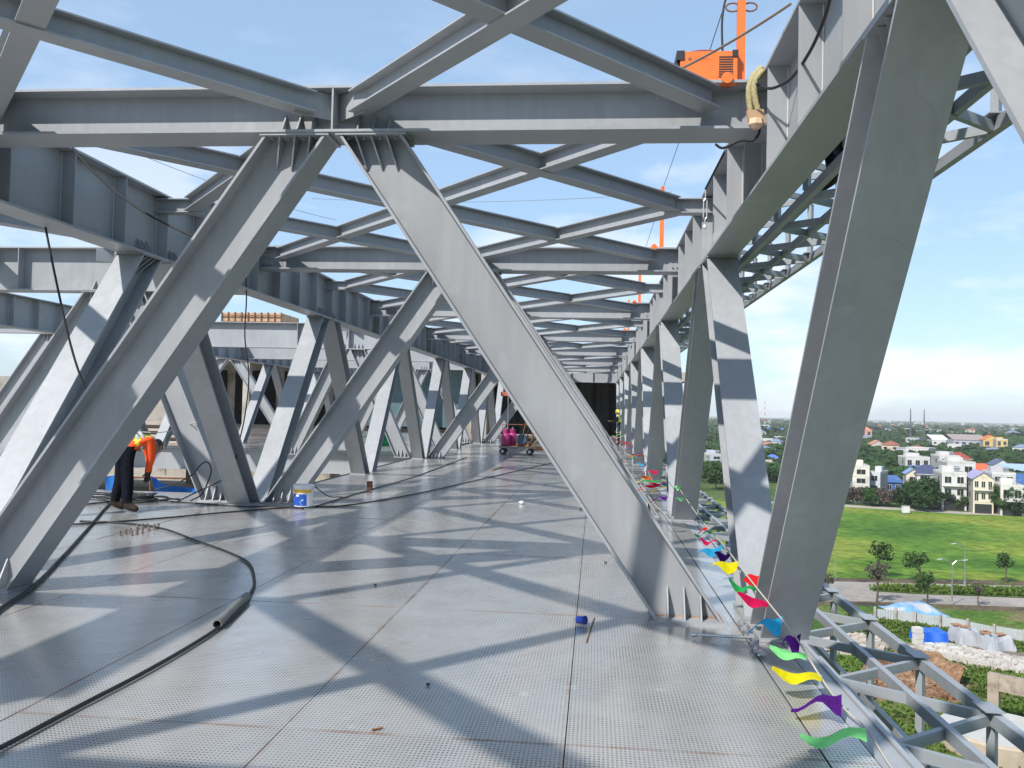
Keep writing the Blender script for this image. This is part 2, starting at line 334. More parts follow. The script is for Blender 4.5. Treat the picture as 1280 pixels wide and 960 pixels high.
# transverse frames: crossbeam with an inverted V of two legs
def tri_rib(bld, base, along, out, h, d, t=.012):
    """vertical triangle plate: foot on base, height along, projecting out"""
    base, along, out = Vector(base), Vector(along).normalized(), Vector(out).normalized(); nrm = along.cross(out).normalized()
    bld.prism([base - nrm * t / 2, base + out * d - nrm * t / 2, base + out * .012 + along * h - nrm * t / 2, base + along * h - nrm * t / 2], nrm * t)
def brace_leg(root, cx, y0, sgn, top_off, half, ztop, D=.44, BF=.34, foot_z=.022):
    xt, xf = cx + sgn * top_off, cx + sgn * half
    p0 = Vector((xf, y0, foot_z)); p1 = Vector((xt, y0, ztop - .022)); a = (p1 - p0).normalized()
    w = Vector((0, 1, 0)).cross(a)
    b = MB(); b.ibeam(p0, p1, w, D, BF, .014, .022, (0, 0, 1), (0, 0, 1)); leg = b.build('brace_leg', M_steel, root)
    hw = D / 2 / abs(a.z) + .03
    b = MB(); b.box((xt - hw, y0 - BF / 2 - .01, ztop - .0225), (xt + hw, y0 + BF / 2 + .01, ztop - .0005)); b.build('top_plate', M_steel, leg)
    b = MB(); b.box((xf - hw, y0 - BF / 2 - .02, -.003), (xf + hw, y0 + BF / 2 + .02, .0215)); b.build('base_plate', M_steel, leg)
    b = MB()
    for sy in (-1, 1): b.bar((xf - hw + .05, y0 + sy * .014, .0225), (xf + hw - .05, y0 + sy * .014, .0225), .016, .016, (0, 1, 1))
    for sx in (-1, 1): b.bar((xf + sx * (hw - .035), y0 - BF / 2 + .01, .0225), (xf + sx * (hw - .035), y0 + BF / 2 - .01, .0225), .016, .016, (1, 0, 1))
    b.build('weld_bead', M_foot, leg)
    for i in range(3):
        u = (-.5 + i * .5) * .26
        for sy in (-1, 1):
            b = MB(); tri_rib(b, (xt + u, y0 + sy * .0075, ztop - .023), (-a + Vector((0, 0, -1.2))), (0, sy, 0), .26, .15); b.build('rib', M_steel, leg)
            b = MB(); tri_rib(b, (xt + u, y0 + sy * .0085, ztop + .0225), (0, 0, 1), (0, sy, 0), .17, .12); b.build('rib', M_steel, leg)
            b = MB(); tri_rib(b, (xf + u - sgn * .03, y0 + sy * .0075, .022), (0, 0, 1), (0, sy, 0), .24, .15); b.build('rib', M_steel, leg)
    b = MB()
    for i in range(4):
        u = (-.5 + i / 3) * .4
        for sy in (-1, 1): b.lathe((xt + u, y0 + sy * .11, ztop - .048), [(.016, 0), (.016, .025)], 6)
    tag(b.build('bolts', M_bolt, leg), kind='stuff')
    return leg
def cross_frame(y0, cx, xl, xr, legs=True, zb=ZB, zt=ZT, bf=.38, half_l=None, top_off=.325, half=2.985, lab='', name='cross_frame', two_sided=True, group='cross frames of the bridge'):
    root = empty(name, (cx, y0, 0), lab, 'steel frame', group)
    b = MB(); b.ibeam((xl, y0, (zb + zt) / 2), (xr, y0, (zb + zt) / 2), (0, 0, 1), zt - zb, bf, .014, .022); beam = b.build('crossbeam', M_steel, root)
    for x in [cx] + ([cx - 1.75, cx + 1.75] if zt - zb > .5 else []):
        for sy in (-1, 1):
            b = MB(); b.box((x - .007, y0 + min(sy * .0075, sy * (bf / 2 - .004)), zb + .0225), (x + .007, y0 + max(sy * .0075, sy * (bf / 2 - .004)), zt - .0225)); b.build('stiffener', M_steel, beam)
    # gussets for the roof braces, splice plates and bolts
    b = MB()
    for sx in (-1, 1):
        for sy in (-1, 1):
            b.prism([(cx + sx * .012, y0 + sy * .01, zt - .25), (cx + sx * .30, y0 + sy * .24, zt - .25), (cx + sx * .30, y0 + sy * .24, zt - .03), (cx + sx * .012, y0 + sy * .01, zt - .03)], (0, .012 * sy, 0))
    b.build('gusset', M_steel, beam)
    for xe, sx in ((xl, 1), (xr, -1)):
        b = MB(); b.box((min(xe, xe + sx * .26), y0 - .0225, zb + .04), (max(xe, xe + sx * .26), y0 - .0080, zt - .04)); b.build('splice_plate', M_steel, beam)
        b = MB()
        for i in range(3):
            for j in range(3):
                c = Vector((xe + sx * (.06 + .07 * i), y0 - .0226, zb + .09 + j * (zt - zb - .18) / 2))
                b.tube([c, c - Vector((0, .022, 0))], .015, 6)
        tag(b.build('bolts', M_bolt, beam), kind='stuff')
    if legs:
        for s_ in (-1, 1): brace_leg(root, cx, y0, s_, top_off, (half_l or half) if s_ < 0 else half, zb)
    return root
fr_lab = lambda k: f'{ORD[k-1]} grey crossbeam from the camera with an inverted V of two slanting legs'
f1 = cross_frame(YK[1], XC, XL + .01, XR - .01, lab=fr_lab(1))
kids = tree_list(f1)
for k in (2, 4, 6):
    f = copy_tree(f1, kids); f.location.y = YK[k]; f['label'] = fr_lab(k)
for k in (3, 5, 7):
    cross_frame(YK[k], XC, XL + .01, XR - .01, legs=False, lab=f'{ORD[k-1]} grey crossbeam from the camera, bare without legs')
f0 = cross_frame(YK[0], XC, XL + .01, XR - .01, legs=False, lab='bare grey crossbeam above the camera without legs')
# the deep end girder
g = empty('end_girder', (XC, YK[8], 0), 'deep pale grey end girder over the dark opening at the far end', 'girder')
b = MB(); b.ibeam((XL, YK[8], 3.95), (XR, YK[8], 3.95), (0, 0, 1), .82, .34); gb = b.build('girder_beam', M_steel, g)
for x in (-4.4, -3.0, -1.6, -.2):
    b = MB(); b.box((x, YK[8] - .165, 3.565), (x + .02, YK[8] - .008, 4.335)); b.build('stiffener', M_steel, gb)

# longitudinal side trusses (W pattern)
def side_truss(x, ylo, yhi, nodes, label, zb=ZCB, zt=ZT, stiff=True, name='side_truss', D=.35, BF=.34):
    root = empty(name, (x, nodes[0], 0), label, 'steel truss')
    b = MB(); b.ibeam((x, ylo, (zb + zt) / 2), (x, yhi, (zb + zt) / 2), (0, 0, 1), zt - zb, BF, .016, .024); ch = b.build('top_chord', M_steel, root)
    if stiff:
        me = {}
        for sx in (-1, 1):
            q = MB(); q.box((min(sx * .0085, sx * (BF / 2 - .006)), -.007, zb + .0245), (max(sx * .0085, sx * (BF / 2 - .006)), .007, zt - .0245)); q.bar((sx * .0125, -.0105, zb + .03), (sx * .0125, -.0105, zt - .03), .009, .009, (1, 1, 0), 1); me[sx] = q.mesh('stiffener', [M_steel, M_weld])
        y = nodes[0] - PP + PP / 14
        while y < yhi - .3:
            if y > ylo + .1 and min(abs(y - n) for n in nodes) > .3:
                for sx in (-1, 1):
                    o = bpy.data.objects.new('stiffener', me[sx]); col.objects.link(o); o.parent = ch; o.location = (0, y - nodes[0], 0)
            y += PP / 7
    dg = {}
    for s_ in (-1, 1):
        p0 = Vector((0, s_ * .34, .022)); p1 = Vector((0, s_ * (PP / 2 - .36), zb - .022)); a = (p1 - p0).normalized()
        q = MB(); q.ibeam(p0, p1, Vector((1, 0, 0)).cross(a), D, BF, .014, .022, (0, 0, 1), (0, 0, 1)); me_d = q.mesh('diagonal', M_steel)
        ribs = MB()
        hw = D / 2 / a.z + .03
        pl = MB(); pl.box((-BF / 2 - .006, p1.y - hw, zb - .0225), (BF / 2 + .006, p1.y + hw, zb - .0005))
        pl2 = MB(); pl2.box((-BF / 2 - .015, p0.y - hw, -.002), (BF / 2 + .015, p0.y + hw, .0215))
        rl_ = []
        for i in range(3):
            for sx in (-1, 1):
                q = MB(); tri_rib(q, (sx * .0075, p1.y + (i - 1) * .10, zb - .023), -a, (sx, 0, 0), .28, .15); rl_.append(q.mesh('rib', M_steel))
                q = MB(); tri_rib(q, (sx * .0095, p1.y + (i - 1) * .10, zb + .0245), (0, 0, 1), (sx, 0, 0), .17, .13); rl_.append(q.mesh('rib', M_steel))
        dg[s_] = (me_d, pl.mesh('top_plate', M_steel), pl2.mesh('base_plate', M_steel), rl_)
    for y in nodes:
        for s_ in (-1, 1):
            if y + s_ * PP / 2 > yhi + .2: continue
            me_d, a_, b_, rl_ = dg[s_]
            o = bpy.data.objects.new('diagonal', me_d); col.objects.link(o); o.parent = root; o.location = (0, y - nodes[0], 0)
            for nm, mm in [('top_plate', a_), ('base_plate', b_)] + ([('rib', r) for r in rl_] if y < 30 else []):
                c = bpy.data.objects.new(nm, mm); col.objects.link(c); c.parent = o
    return root
side_truss(XR, -5, 56.5, YK[0:8], 'right side truss of grey slanting posts along the open deck edge')
side_truss(XL, 1.0, 56.5, YK[1:8], 'left side truss of grey slanting posts behind the bending worker')

# horizontal roof bracing: full X plus a diamond in every panel
def brace_set(k, label):
    ya, yb = YK[k], YK[k + 1]; ym = (ya + yb) / 2; z = ZT - .125
    root = empty('roof_bracing', (XC, ym, z), label, 'roof brace', 'roof bracing panels')
    e = 3.10
    def br(p, q, dz):
        b = MB(); p, q = Vector((*p, z + dz)), Vector((*q, z + dz)); b.ibeam(p, q, (0, 0, 1), .18, .18, .010, .013); b.build('brace', M_steel, root)
    br((XC - e, ya + .10), (XC + e, yb - .10), 0)
    br((XC + e, ya + .10), (XC - e, yb - .10), .005)
    for sx in (-1, 1):
        xe = (XR - .50) if sx > 0 else (XL + .50)
        br((XC + sx * .20, ya + .13), (xe, ym - .07), -.004)
        br((XC + sx * .20, yb - .13), (xe, ym + .07), -.009)
        b = MB(); b.ibeam((XR - .01 if sx > 0 else XL + .01, ym, z - .013), (xe - sx * .12, ym, z - .013), (0, 0, 1), .18, .18, .010, .013); b.build('stub', M_steel, root)
    return root
for k in range(0, 8):
    if k == 0: lb = 'roof braces crossing overhead between camera and first crossbeam'
    else: lb = f'crossing roof braces just behind the {ORD[k-1]} crossbeam'
    brace_set(k, lb)

# bay to the left
XB = -8.2
fb = cross_frame(YK[2], XB, -10.7, XL - .01, zb=3.52, zt=4.27, top_off=.30, half=1.88, half_l=2.65, lab='deep grey girder left of the truss with steep V legs behind worker', group='cross frames of the left bay')
fb2 = cross_frame(YK[4], XB, -14.9, XL - .01, zb=3.55, zt=4.40, top_off=.30, half=1.9, lab='deep pale girder over the opening beyond the blue tarpaulin', group='cross frames of the left bay')
for kk, lb in ((5, 'crossbeam with V legs in left bay, first behind the pale girder'), (6, 'crossbeam with V legs in left bay, second behind the pale girder')):
    f = copy_tree(fb2); f.location.y = YK[kk]; f['label'] = lb
XC3 = -18.5
for kk, lb in ((4, 'nearest V-legged cross frame of the far left bay'), (5, 'middle V-legged cross frame of the far left bay'), (6, 'rearmost V-legged cross frame of the far left bay')):
    f = copy_tree(f1, kids); f.location = (XC3, YK[kk], 0); f['label'] = lb
side_truss(-14.95, 10.0, 56.5, YK[2:8], 'distant second truss at the far left behind the near legs', name='side_truss')
r = empty('roof_bracing', (XB, 10.6, 4.1), 'pair of roof braces at far left above the deep girder', 'roof brace', 'roof bracing panels')
for (p, q) in (((-10.6, 7.2), (-6.2, 14.0)), ((-6.2, 7.2), (-10.6, 14.0))):
    b = MB(); b.ibeam((*p, 4.12 + .005 * (q[0] > -8)), (*q, 4.12 + .005 * (q[0] > -8)), (0, 0, 1), .2, .2, .01, .014); b.build('brace', M_steel, r)

# rear deck of the left bay and its front girder
rd = empty('rear_deck'); rd['kind'] = 'structure'
b = MB(); b.box((-60, 31.4, -.06), (-6.2, 57, -.004)); b.build('deck_sheet', M_deck2, rd)
b = MB(); b.ibeam((-60, 31.3, -.45), (-6.2, 31.3, -.45), (0, 0, 1), .80, .3); b.build('front_girder', M_steel, rd)
b = MB(); b.box((-40, 4, -4.3), (-6.4, 70, -4.05)); fl = b.build('lower_floor', M_conc); fl['kind'] = 'structure'

# lattice outriggers outside the right truss
def lattice(z, label, posts_up):
    root = empty('lattice_outrigger', (1.66, 4, z), label, 'steel lattice')
    xi, xo = (1.72 if posts_up else 1.68), 2.45; st = PP / 6; y0 = 5.60 - 6 * st; n = 40
    zl = z - .70; zw = zl if posts_up else z
    def b1(nm, p, q, wx, wz):
        b = MB(); b.bar(p, q, wx, wz); return b.build(nm, M_steel2, root)
    for zz, e in ((z, 0), (zl, .004)):
        b = MB(); b.bar((xo, y0 - .3, zz - .06 + e), (xo, y0 + n * st + .3, zz - .06 + e), .055, .08); b.build('outer_chord', M_steel2, root)
        b = MB(); b.bar((xi, y0 - .3, zz - .06 + e), (xi, y0 + n * st + .3, zz - .06 + e), .05, .08); b.build('inner_chord', M_steel2, root)
    b = MB(); b.bar(((xi + xo) / 2, y0 - .3, zw - .055), ((xi + xo) / 2, y0 + n * st, zw - .055), .044, .075); b.build('middle_chord', M_steel2, root)
    for i in range(n):
        y = y0 + i * st
        for s_ in (-1, 1):
            for zz in ((z, zl) if posts_up else (z,)):
                b = MB(); b.bar((xo - .03, y + s_ * .02, zz - .065), (xi + .03, y + s_ * (st / 2 - .02), zz - .065), .038, .065); b.build('web_member', M_steel2, root)
        b1('post', (xo, y, zl - .005), (xo, y, z - .122), .05, .05)
        b1('post', (xi, y + st / 2, zl - .005), (xi, y + st / 2, z - .122), .05, .05)
        b = MB(); b.box((xo - .08, y - .10, zw - .0035), (xo + .035, y + .10, zw + .004)); b.build('node_plate', M_steel2, root)
    return root
lattice(-.10, 'lower grey lattice outrigger alongside the deck edge at bottom right', False)
lattice(4.24, 'upper grey lattice outrigger outside the right top chord against the sky', True)
#@@PART2
# ------------------------------------------------------------------ buildings at the end of the bridge
bl = empty('concrete_building', (-4, 57, -4), 'concrete building with black opening at the far end of the bridge', 'building')
b = MB(); b.box((-7.6, 62.0, -.3), (6.0, 62.3, 4.4)); b.build('back_wall', M_dark, bl)  # near-black wall colour paints in the gloom of the unlit room
M_shade_sheet = mat('interior_shade_sheet', (.022, .022, .025), .6, var=.5, vscale=.8)  # shade of the unlit interior put into a near-black colour
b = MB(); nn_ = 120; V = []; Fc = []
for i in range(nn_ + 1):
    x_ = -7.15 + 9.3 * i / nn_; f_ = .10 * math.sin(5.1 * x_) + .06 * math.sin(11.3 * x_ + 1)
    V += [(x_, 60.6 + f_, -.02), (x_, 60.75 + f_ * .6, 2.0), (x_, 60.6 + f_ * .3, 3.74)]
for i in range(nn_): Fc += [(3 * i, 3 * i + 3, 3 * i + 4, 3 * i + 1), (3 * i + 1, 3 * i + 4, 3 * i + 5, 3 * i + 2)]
b.add(V, Fc); b.build('sheeting', M_shade_sheet, bl, True)  # added folded sheet, blackened to paint the opening's interior shade
b = MB(); b.box((-7.6, 57.2, 3.75), (6.0, 62.0, 4.35)); b.build('roof_slab', M_conc, bl)
b = MB(); b.box((2.2, 57.2, -6), (2.6, 62.0, 3.745)); b.box((-7.6, 57.2, -6), (-7.2, 62.0, 3.745)); b.build('side_wall', M_conc, bl)
b = MB(); b.box((-7.19, 57.2, -.25), (2.19, 61.99, -.02)); b.build('floor_slab', M_conc, bl)
bl2 = empty('tower_core', (-22, 60, -4), 'dark unfinished building behind the left bays with black window openings', 'building')
M_teal = mat('teal_sheet', s2l(86, 112, 118), .35, var=.25, vscale=.4)
b = MB(); b.box((-33, 64.3, -28), (-7.8, 78, 7.3)); b.build('core_wall', M_conc, bl2)
b = MB(); b.box((-33, 57.8, 4.6), (-7.8, 64.2, 5.1)); b.build('floor_slab', M_conc, bl2)
for i in range(6):
    x = -31.5 + i * 3.9
    b = MB(); b.box((x, 64.18, .1), (x + 3.2, 64.28, 4.2)); b.build('opening', M_dark, bl2)  # dark panel on the solid wall, painting the shade of an opening
    b = MB(); b.box((x + 3.25, 57.9, -4), (x + 3.7, 58.4, 4.58)); b.build('column', M_conc, bl2)
b = MB(); b.box((-16.6, 60.0, .3), (-9.2, 60.06, 4.3)); b.build('teal_screen', M_teal, bl2)
b = MB(); b.box((-75, 64.3, -28), (-33.05, 78, 3.4)); b.build('low_wing', M_conc, bl2)
M_ply = mat('shuttering_plywood', (.46, .31, .20), .8, var=.35, vscale=2)
fw = empty('formwork_box', (-26.4, 66, 7.3), 'brown plywood formwork tray on the roof behind the left bay', 'formwork')
x0, x1, y0, y1, z0, z1 = -29.2, -24.4, 65, 69, 7.75, 8.75
b = MB(); b.box((x0, y0, z0), (x1, y1, z0 + .1)); b.build('tray_floor', M_ply, fw)
for i in range(9):
    xa = x0 + (x1 - x0) * i / 9
    b = MB(); b.box((xa + .02, y0, z0 + .101), (xa + (x1 - x0) / 9 - .02, y0 + .05, z1)); b.build('panel', M_ply, fw)
for i in range(5):
    ya = y0 + .06 + (y1 - y0 - .06) * i / 5
    b = MB(); b.box((x1 - .05, ya + .02, z0 + .101), (x1, ya + .75, z1)); b.build('panel', M_ply, fw)
b = MB()
for i in range(10): xa = x0 + (x1 - x0) * i / 9; b.box((xa - .035, y0 - .09, z0), (xa + .035, y0 - .003, z1 + .05))
for zz in (z0 + .25, z1 - .25): b.box((x0, y0 - .16, zz), (x1, y0 - .093, zz + .07))
b.build('walers', M_rust, fw)
for xa in (-28.6, -26.2, -24):
    b = MB(); b.box((xa, 66, 7.3), (xa + .2, 66.2, z0)); b.build('prop', M_rust, fw)

# ------------------------------------------------------------------ ground, field, roads
def ground_mat():
    m = bpy.data.materials.new('ground_cover'); m.use_nodes = True; nt = m.node_tree; bs = nt.nodes['Principled BSDF']; N = nt.nodes.new; K = nt.links.new
    g = N('ShaderNodeNewGeometry')
    def noise(sc, d=6):
        n = N('ShaderNodeTexNoise'); n.inputs['Scale'].default_value = sc; n.inputs['Detail'].default_value = d; K(g.outputs['Position'], n.inputs['Vector']); return n.outputs['Fac']
    cr = N('ShaderNodeValToRGB'); e = cr.color_ramp.elements
    e[0].position = .32; e[0].color = (.028, .055, .016, 1); e[1].position = .72; e[1].color = (.16, .13, .085, 1)
    x = e.new(.45); x.color = (.05, .095, .022, 1); x = e.new(.56); x.color = (.085, .12, .035, 1)
    K(noise(.035, 9), cr.inputs[0])
    n2 = noise(.9, 7); mr = N('ShaderNodeMapRange'); mr.inputs['From Min'].default_value = .25; mr.inputs['From Max'].default_value = .75; mr.inputs['To Min'].default_value = .6; mr.inputs['To Max'].default_value = 1.35; K(n2, mr.inputs['Value'])
    vm = N('ShaderNodeVectorMath'); vm.operation = 'SCALE'; K(cr.outputs[0], vm.inputs[0]); K(mr.outputs[0], vm.inputs['Scale']); K(vm.outputs[0], bs.inputs['Base Color'])
    bs.inputs['Roughness'].default_value = .95; bs.inputs['Specular IOR Level'].default_value = .1
    return m
def field_mat(name, stops, sc1, sc2, lo=.6, hi=1.35, stretch=(1, 1, 1)):
    m = bpy.data.materials.new(name); m.use_nodes = True; nt = m.node_tree; bs = nt.nodes['Principled BSDF']; N = nt.nodes.new; K = nt.links.new
    g = N('ShaderNodeNewGeometry'); mp_ = N('ShaderNodeMapping'); mp_.inputs['Scale'].default_value = stretch; K(g.outputs['Position'], mp_.inputs['Vector'])
    n1 = N('ShaderNodeTexNoise'); n1.inputs['Scale'].default_value = sc1; n1.inputs['Detail'].default_value = 7; K(mp_.outputs[0], n1.inputs['Vector'])
    cr = N('ShaderNodeValToRGB'); e = cr.color_ramp.elements; e[0].position, e[0].color = stops[0][0], (*stops[0][1], 1); e[1].position, e[1].color = stops[-1][0], (*stops[-1][1], 1)
    for p_, c_ in stops[1:-1]: q_ = e.new(p_); q_.color = (*c_, 1)
    K(n1.outputs['Fac'], cr.inputs[0])
    n2 = N('ShaderNodeTexNoise'); n2.inputs['Scale'].default_value = sc2; n2.inputs['Detail'].default_value = 8; n2.inputs['Roughness'].default_value = .7; K(mp_.outputs[0], n2.inputs['Vector'])
    mr = N('ShaderNodeMapRange'); mr.inputs['From Min'].default_value = .38; mr.inputs['From Max'].default_value = .62; mr.inputs['To Min'].default_value = lo; mr.inputs['To Max'].default_value = hi; K(n2.outputs['Fac'], mr.inputs['Value'])
    vm = N('ShaderNodeVectorMath'); vm.operation = 'SCALE'; K(cr.outputs[0], vm.inputs[0]); K(mr.outputs[0], vm.inputs['Scale']); K(vm.outputs[0], bs.inputs['Base Color'])
    bp = N('ShaderNodeBump'); bp.inputs['Strength'].default_value = .5; bp.inputs['Distance'].default_value = .25; K(n2.outputs['Fac'], bp.inputs['Height']); K(bp.outputs[0], bs.inputs['Normal'])
    bs.inputs['Roughness'].default_value = .95; bs.inputs['Specular IOR Level'].default_value = .1
    return m
M_ground = ground_mat()
b = MB(); n = 64; RAD = 15000
b.add([(RAD * math.cos(2 * math.pi * i / n), RAD * math.sin(2 * math.pi * i / n), GZ) for i in range(n)], [tuple(range(n))])
b.build('ground', M_ground)['kind'] = 'structure'
def sheet(name, pts, z, m, kind='structure'):
    """flat sheet through ground points given by picture positions of its corners"""
    b = MB(); P = [onz(*p) for p in pts]; P = [Vector((p.x, p.y, GZ + z)) for p in P]
    nn = Vector((0, 0, 0))
    for i in range(len(P)): nn += P[i].cross(P[(i + 1) % len(P)])
    if nn.z < 0: P = P[::-1]
    b.add(P, [tuple(range(len(P)))]); o = b.build(name, m); o['kind'] = kind; return o
M_field = field_mat('meadow_grass', [(.34, (.050, .115, .016)), (.48, (.085, .165, .022)), (.56, (.14, .20, .028)), (.66, (.20, .225, .040))], .03, .4, .62, 1.38, (1, 1, 1))
M_asph = field_mat('worn_concrete_road', [(.35, (.25, .225, .20)), (.65, (.34, .31, .275))], .08, .9, .85, 1.12)
M_verge = field_mat('dug_verge_soil', [(.38, (.06, .05, .035)), (.5, (.13, .10, .065)), (.62, (.07, .10, .025)), (.72, (.05, .09, .02))], .12, 1.2)
M_scrub = field_mat('scrub_ground', [(.36, (.05, .10, .018)), (.52, (.085, .15, .026)), (.60, (.14, .15, .055)), (.70, (.20, .14, .085))], .12, 1.5)
M_soil = field_mat('red_clay_soil', [(.35, (.17, .09, .05)), (.55, (.28, .17, .10)), (.7, (.34, .27, .19))], .35, 2.5)
M_white = field_mat('chalky_rubble', [(.40, (.20, .16, .12)), (.5, (.34, .30, .25)), (.6, (.50, .48, .44))], .5, 3.5, .6, 1.3)
sheet('meadow', [(800, 722), (1500, 732), (1500, 649), (1205, 640), (1060, 631), (960, 626), (800, 622)], .02, M_field)
sheet('verge', [(800, 729), (1500, 737), (1500, 729), (800, 719)], .025, M_verge)
sheet('road', [(800, 753), (1085, 752.5), (1500, 768), (1500, 737.5), (1046, 727), (800, 726)], .03, M_asph)
sheet('median', [(1087, 736.5), (1092, 739.5), (1150, 743), (1500, 756), (1500, 741), (1150, 734), (1095, 733)], .13, M_scrub)
sheet('road_shoulder', [(800, 758), (1085, 758), (1500, 778), (1500, 767.5), (1085, 752), (800, 752)], .034, M_verge)
sheet('scrubland', [(780, 1500), (1700, 1500), (1700, 784), (1085, 757.5), (800, 757.5)], .036, M_scrub)
sheet('house_lane', [(960, 629), (1060, 634), (1205, 643), (1500, 652.5), (1500, 648.5), (1205, 640), (1060, 631), (960, 627)], .04, mat('lane_dust', (.36, .32, .26), .95, vscale=.3))
sheet('rubble_ground', [(1010, 800), (1060, 797), (1110, 800), (1150, 806), (1210, 815), (1290, 828), (1320, 850), (1260, 838), (1190, 826), (1150, 815), (1100, 812), (1040, 820), (1005, 815)], .05, M_white)
sheet('clay_pit', [(1060, 845), (1130, 828), (1160, 835), (1200, 862), (1215, 880), (1150, 878), (1100, 870), (1060, 880)], .055, M_soil)
sheet('trodden_yard', [(1196, 800), (1290, 818), (1290, 830), (1200, 810)], .06, mat('yard_soil', (.17, .135, .10), .95, vscale=.5))

# ------------------------------------------------------------------ vegetation
def leaf_mat(name, c, tr=.25):
    m = mat(name, c, .6, var=.35, vscale=.45, obj_random=.18, trans=tr, spec=.25, coords='Object'); return m
M_leaf = [leaf_mat('leaves_mid', (.045, .095, .022)), leaf_mat('leaves_dark', (.026, .062, .018)), leaf_mat('leaves_yellow', (.085, .13, .03)), leaf_mat('leaves_mauve', (.105, .085, .07))]
M_bark = mat('bark', (.10, .075, .055), .95, var=.3, vscale=4)
def leaf_cloud(seed, lobes, nleaf, size):
    """leaf clumps: bent quads spread through lobes (centre, radius)"""
    g_ = np.random.default_rng(seed); V = []; Fc = []
    vol = np.array([l[3] ** 2.2 for l in lobes]); vol = vol / vol.sum()
    for li in g_.choice(len(lobes), nleaf, p=vol):
        cx, cy, cz, rr = lobes[li]
        d = g_.normal(size=3); d /= np.linalg.norm(d); rad = rr * (g_.uniform(.35, 1) ** .45) * g_.uniform(.82, 1.15)
        p = np.array([cx, cy, cz]) + d * rad * np.array([1, 1, .8])
        nrm = d * .8 + g_.normal(size=3) * .55 + np.array([0, 0, .35]); nrm /= np.linalg.norm(nrm)
        t = np.cross(nrm, g_.normal(size=3)); t /= np.linalg.norm(t); bb = np.cross(nrm, t); s_ = size * g_.uniform(.6, 1.5)
        k = len(V)
        V += [p - t * s_, p + bb * s_ * .7 + nrm * s_ * .15, p + t * s_ * 1.1 - nrm * s_ * .2, p - bb * s_ * .7]
        Fc.append((k, k + 1, k + 2, k + 3))
    return V, Fc
def tree_proto(seed, h, crown_r, lobes, nleaf, size, mt, trunk_h):
    r_ = random.Random(seed); root = bpy.data.objects.new('tree', None); col.objects.link(root)
    L_ = []
    for i in range(lobes):
        a = r_.uniform(0, 6.28); q = r_.uniform(.15, .75) * crown_r; zz = trunk_h + (h - trunk_h) * r_.uniform(.15, .85)
        L_.append((q * math.cos(a), q * math.sin(a), zz, crown_r * r_.uniform(.32, .55)))
    V, Fc = leaf_cloud(seed, L_, nleaf, size)
    b = MB(); b.add(V, Fc); b.build('crown', mt, root)
    b = MB(); b.tube([(0, 0, 0), (.1, .05, trunk_h * .6), (.05, 0, trunk_h * 1.2)], [.05 * h ** .7, .04 * h ** .7, .02 * h ** .7], 7)
    for l in L_[:5]: b.tube([(.06, .02, trunk_h * .8), (l[0] * .5, l[1] * .5, (trunk_h + l[2]) / 2), l[:3]], [.02 * h ** .7, .014 * h ** .7, .006 * h ** .7], 5)
    b.build('trunk', M_bark, root)
    return root
protos = [tree_proto(11, 8.5, 4.6, 12, 2100, .36, M_leaf[0], 2.2), tree_proto(12, 7.5, 4.8, 13, 2200, .36, M_leaf[1], 1.6),
          tree_proto(13, 7.0, 3.0, 9, 1100, .34, M_leaf[2], 2.4), tree_proto(14, 5.6, 3.6, 10, 1300, .32, M_leaf[3], 1.2),
          tree_proto(15, 6.2, 2.7, 7, 420, .24, M_leaf[0], 2.6), tree_proto(16, 5.8, 2.0, 5, 260, .22, M_leaf[3], 2.6)]
pk = [tree_list(p) for p in protos]; used = [False] * 6
def put_tree(i, px, py, s_, label, group=None, name='broadleaf_tree', hz=1.):
    p = onz(px, py)
    if used[i]: t = copy_tree(protos[i], pk[i])
    else: t = protos[i]; used[i] = True
    t.name = name; t.location = (p.x, p.y, GZ); t.scale = (s_, s_, s_ * hz); t.rotation_euler = (0, 0, rng.uniform(0, 6.28))
    tag(t, label, 'tree', group); return t
# trees along the road and the median
put_tree(5, 1096, 753, 1.15, 'thin mauve flowering street tree at the left end of the median', name='street_tree')
put_tree(4, 1159, 755, .85, 'small round green street tree in front of the median', name='street_tree')
put_tree(4, 1150, 728, 1.15, 'spreading sapling with flat crown at the edge of the meadow', name='street_tree', hz=.8)
put_tree(4, 1258, 729, .9, 'sparse sapling by the meadow near the right edge', name='street_tree')
put_tree(5, 1223, 757, .65, 'short bare-topped sapling on the median right of the lamp', name='street_tree')
put_tree(5, 1034, 751, .8, 'thin young street tree beside the dark slanting post', name='street_tree')
put_tree(4, 1096, 722, 1.1, 'faint slim sapling behind the mauve street tree', name='street_tree')
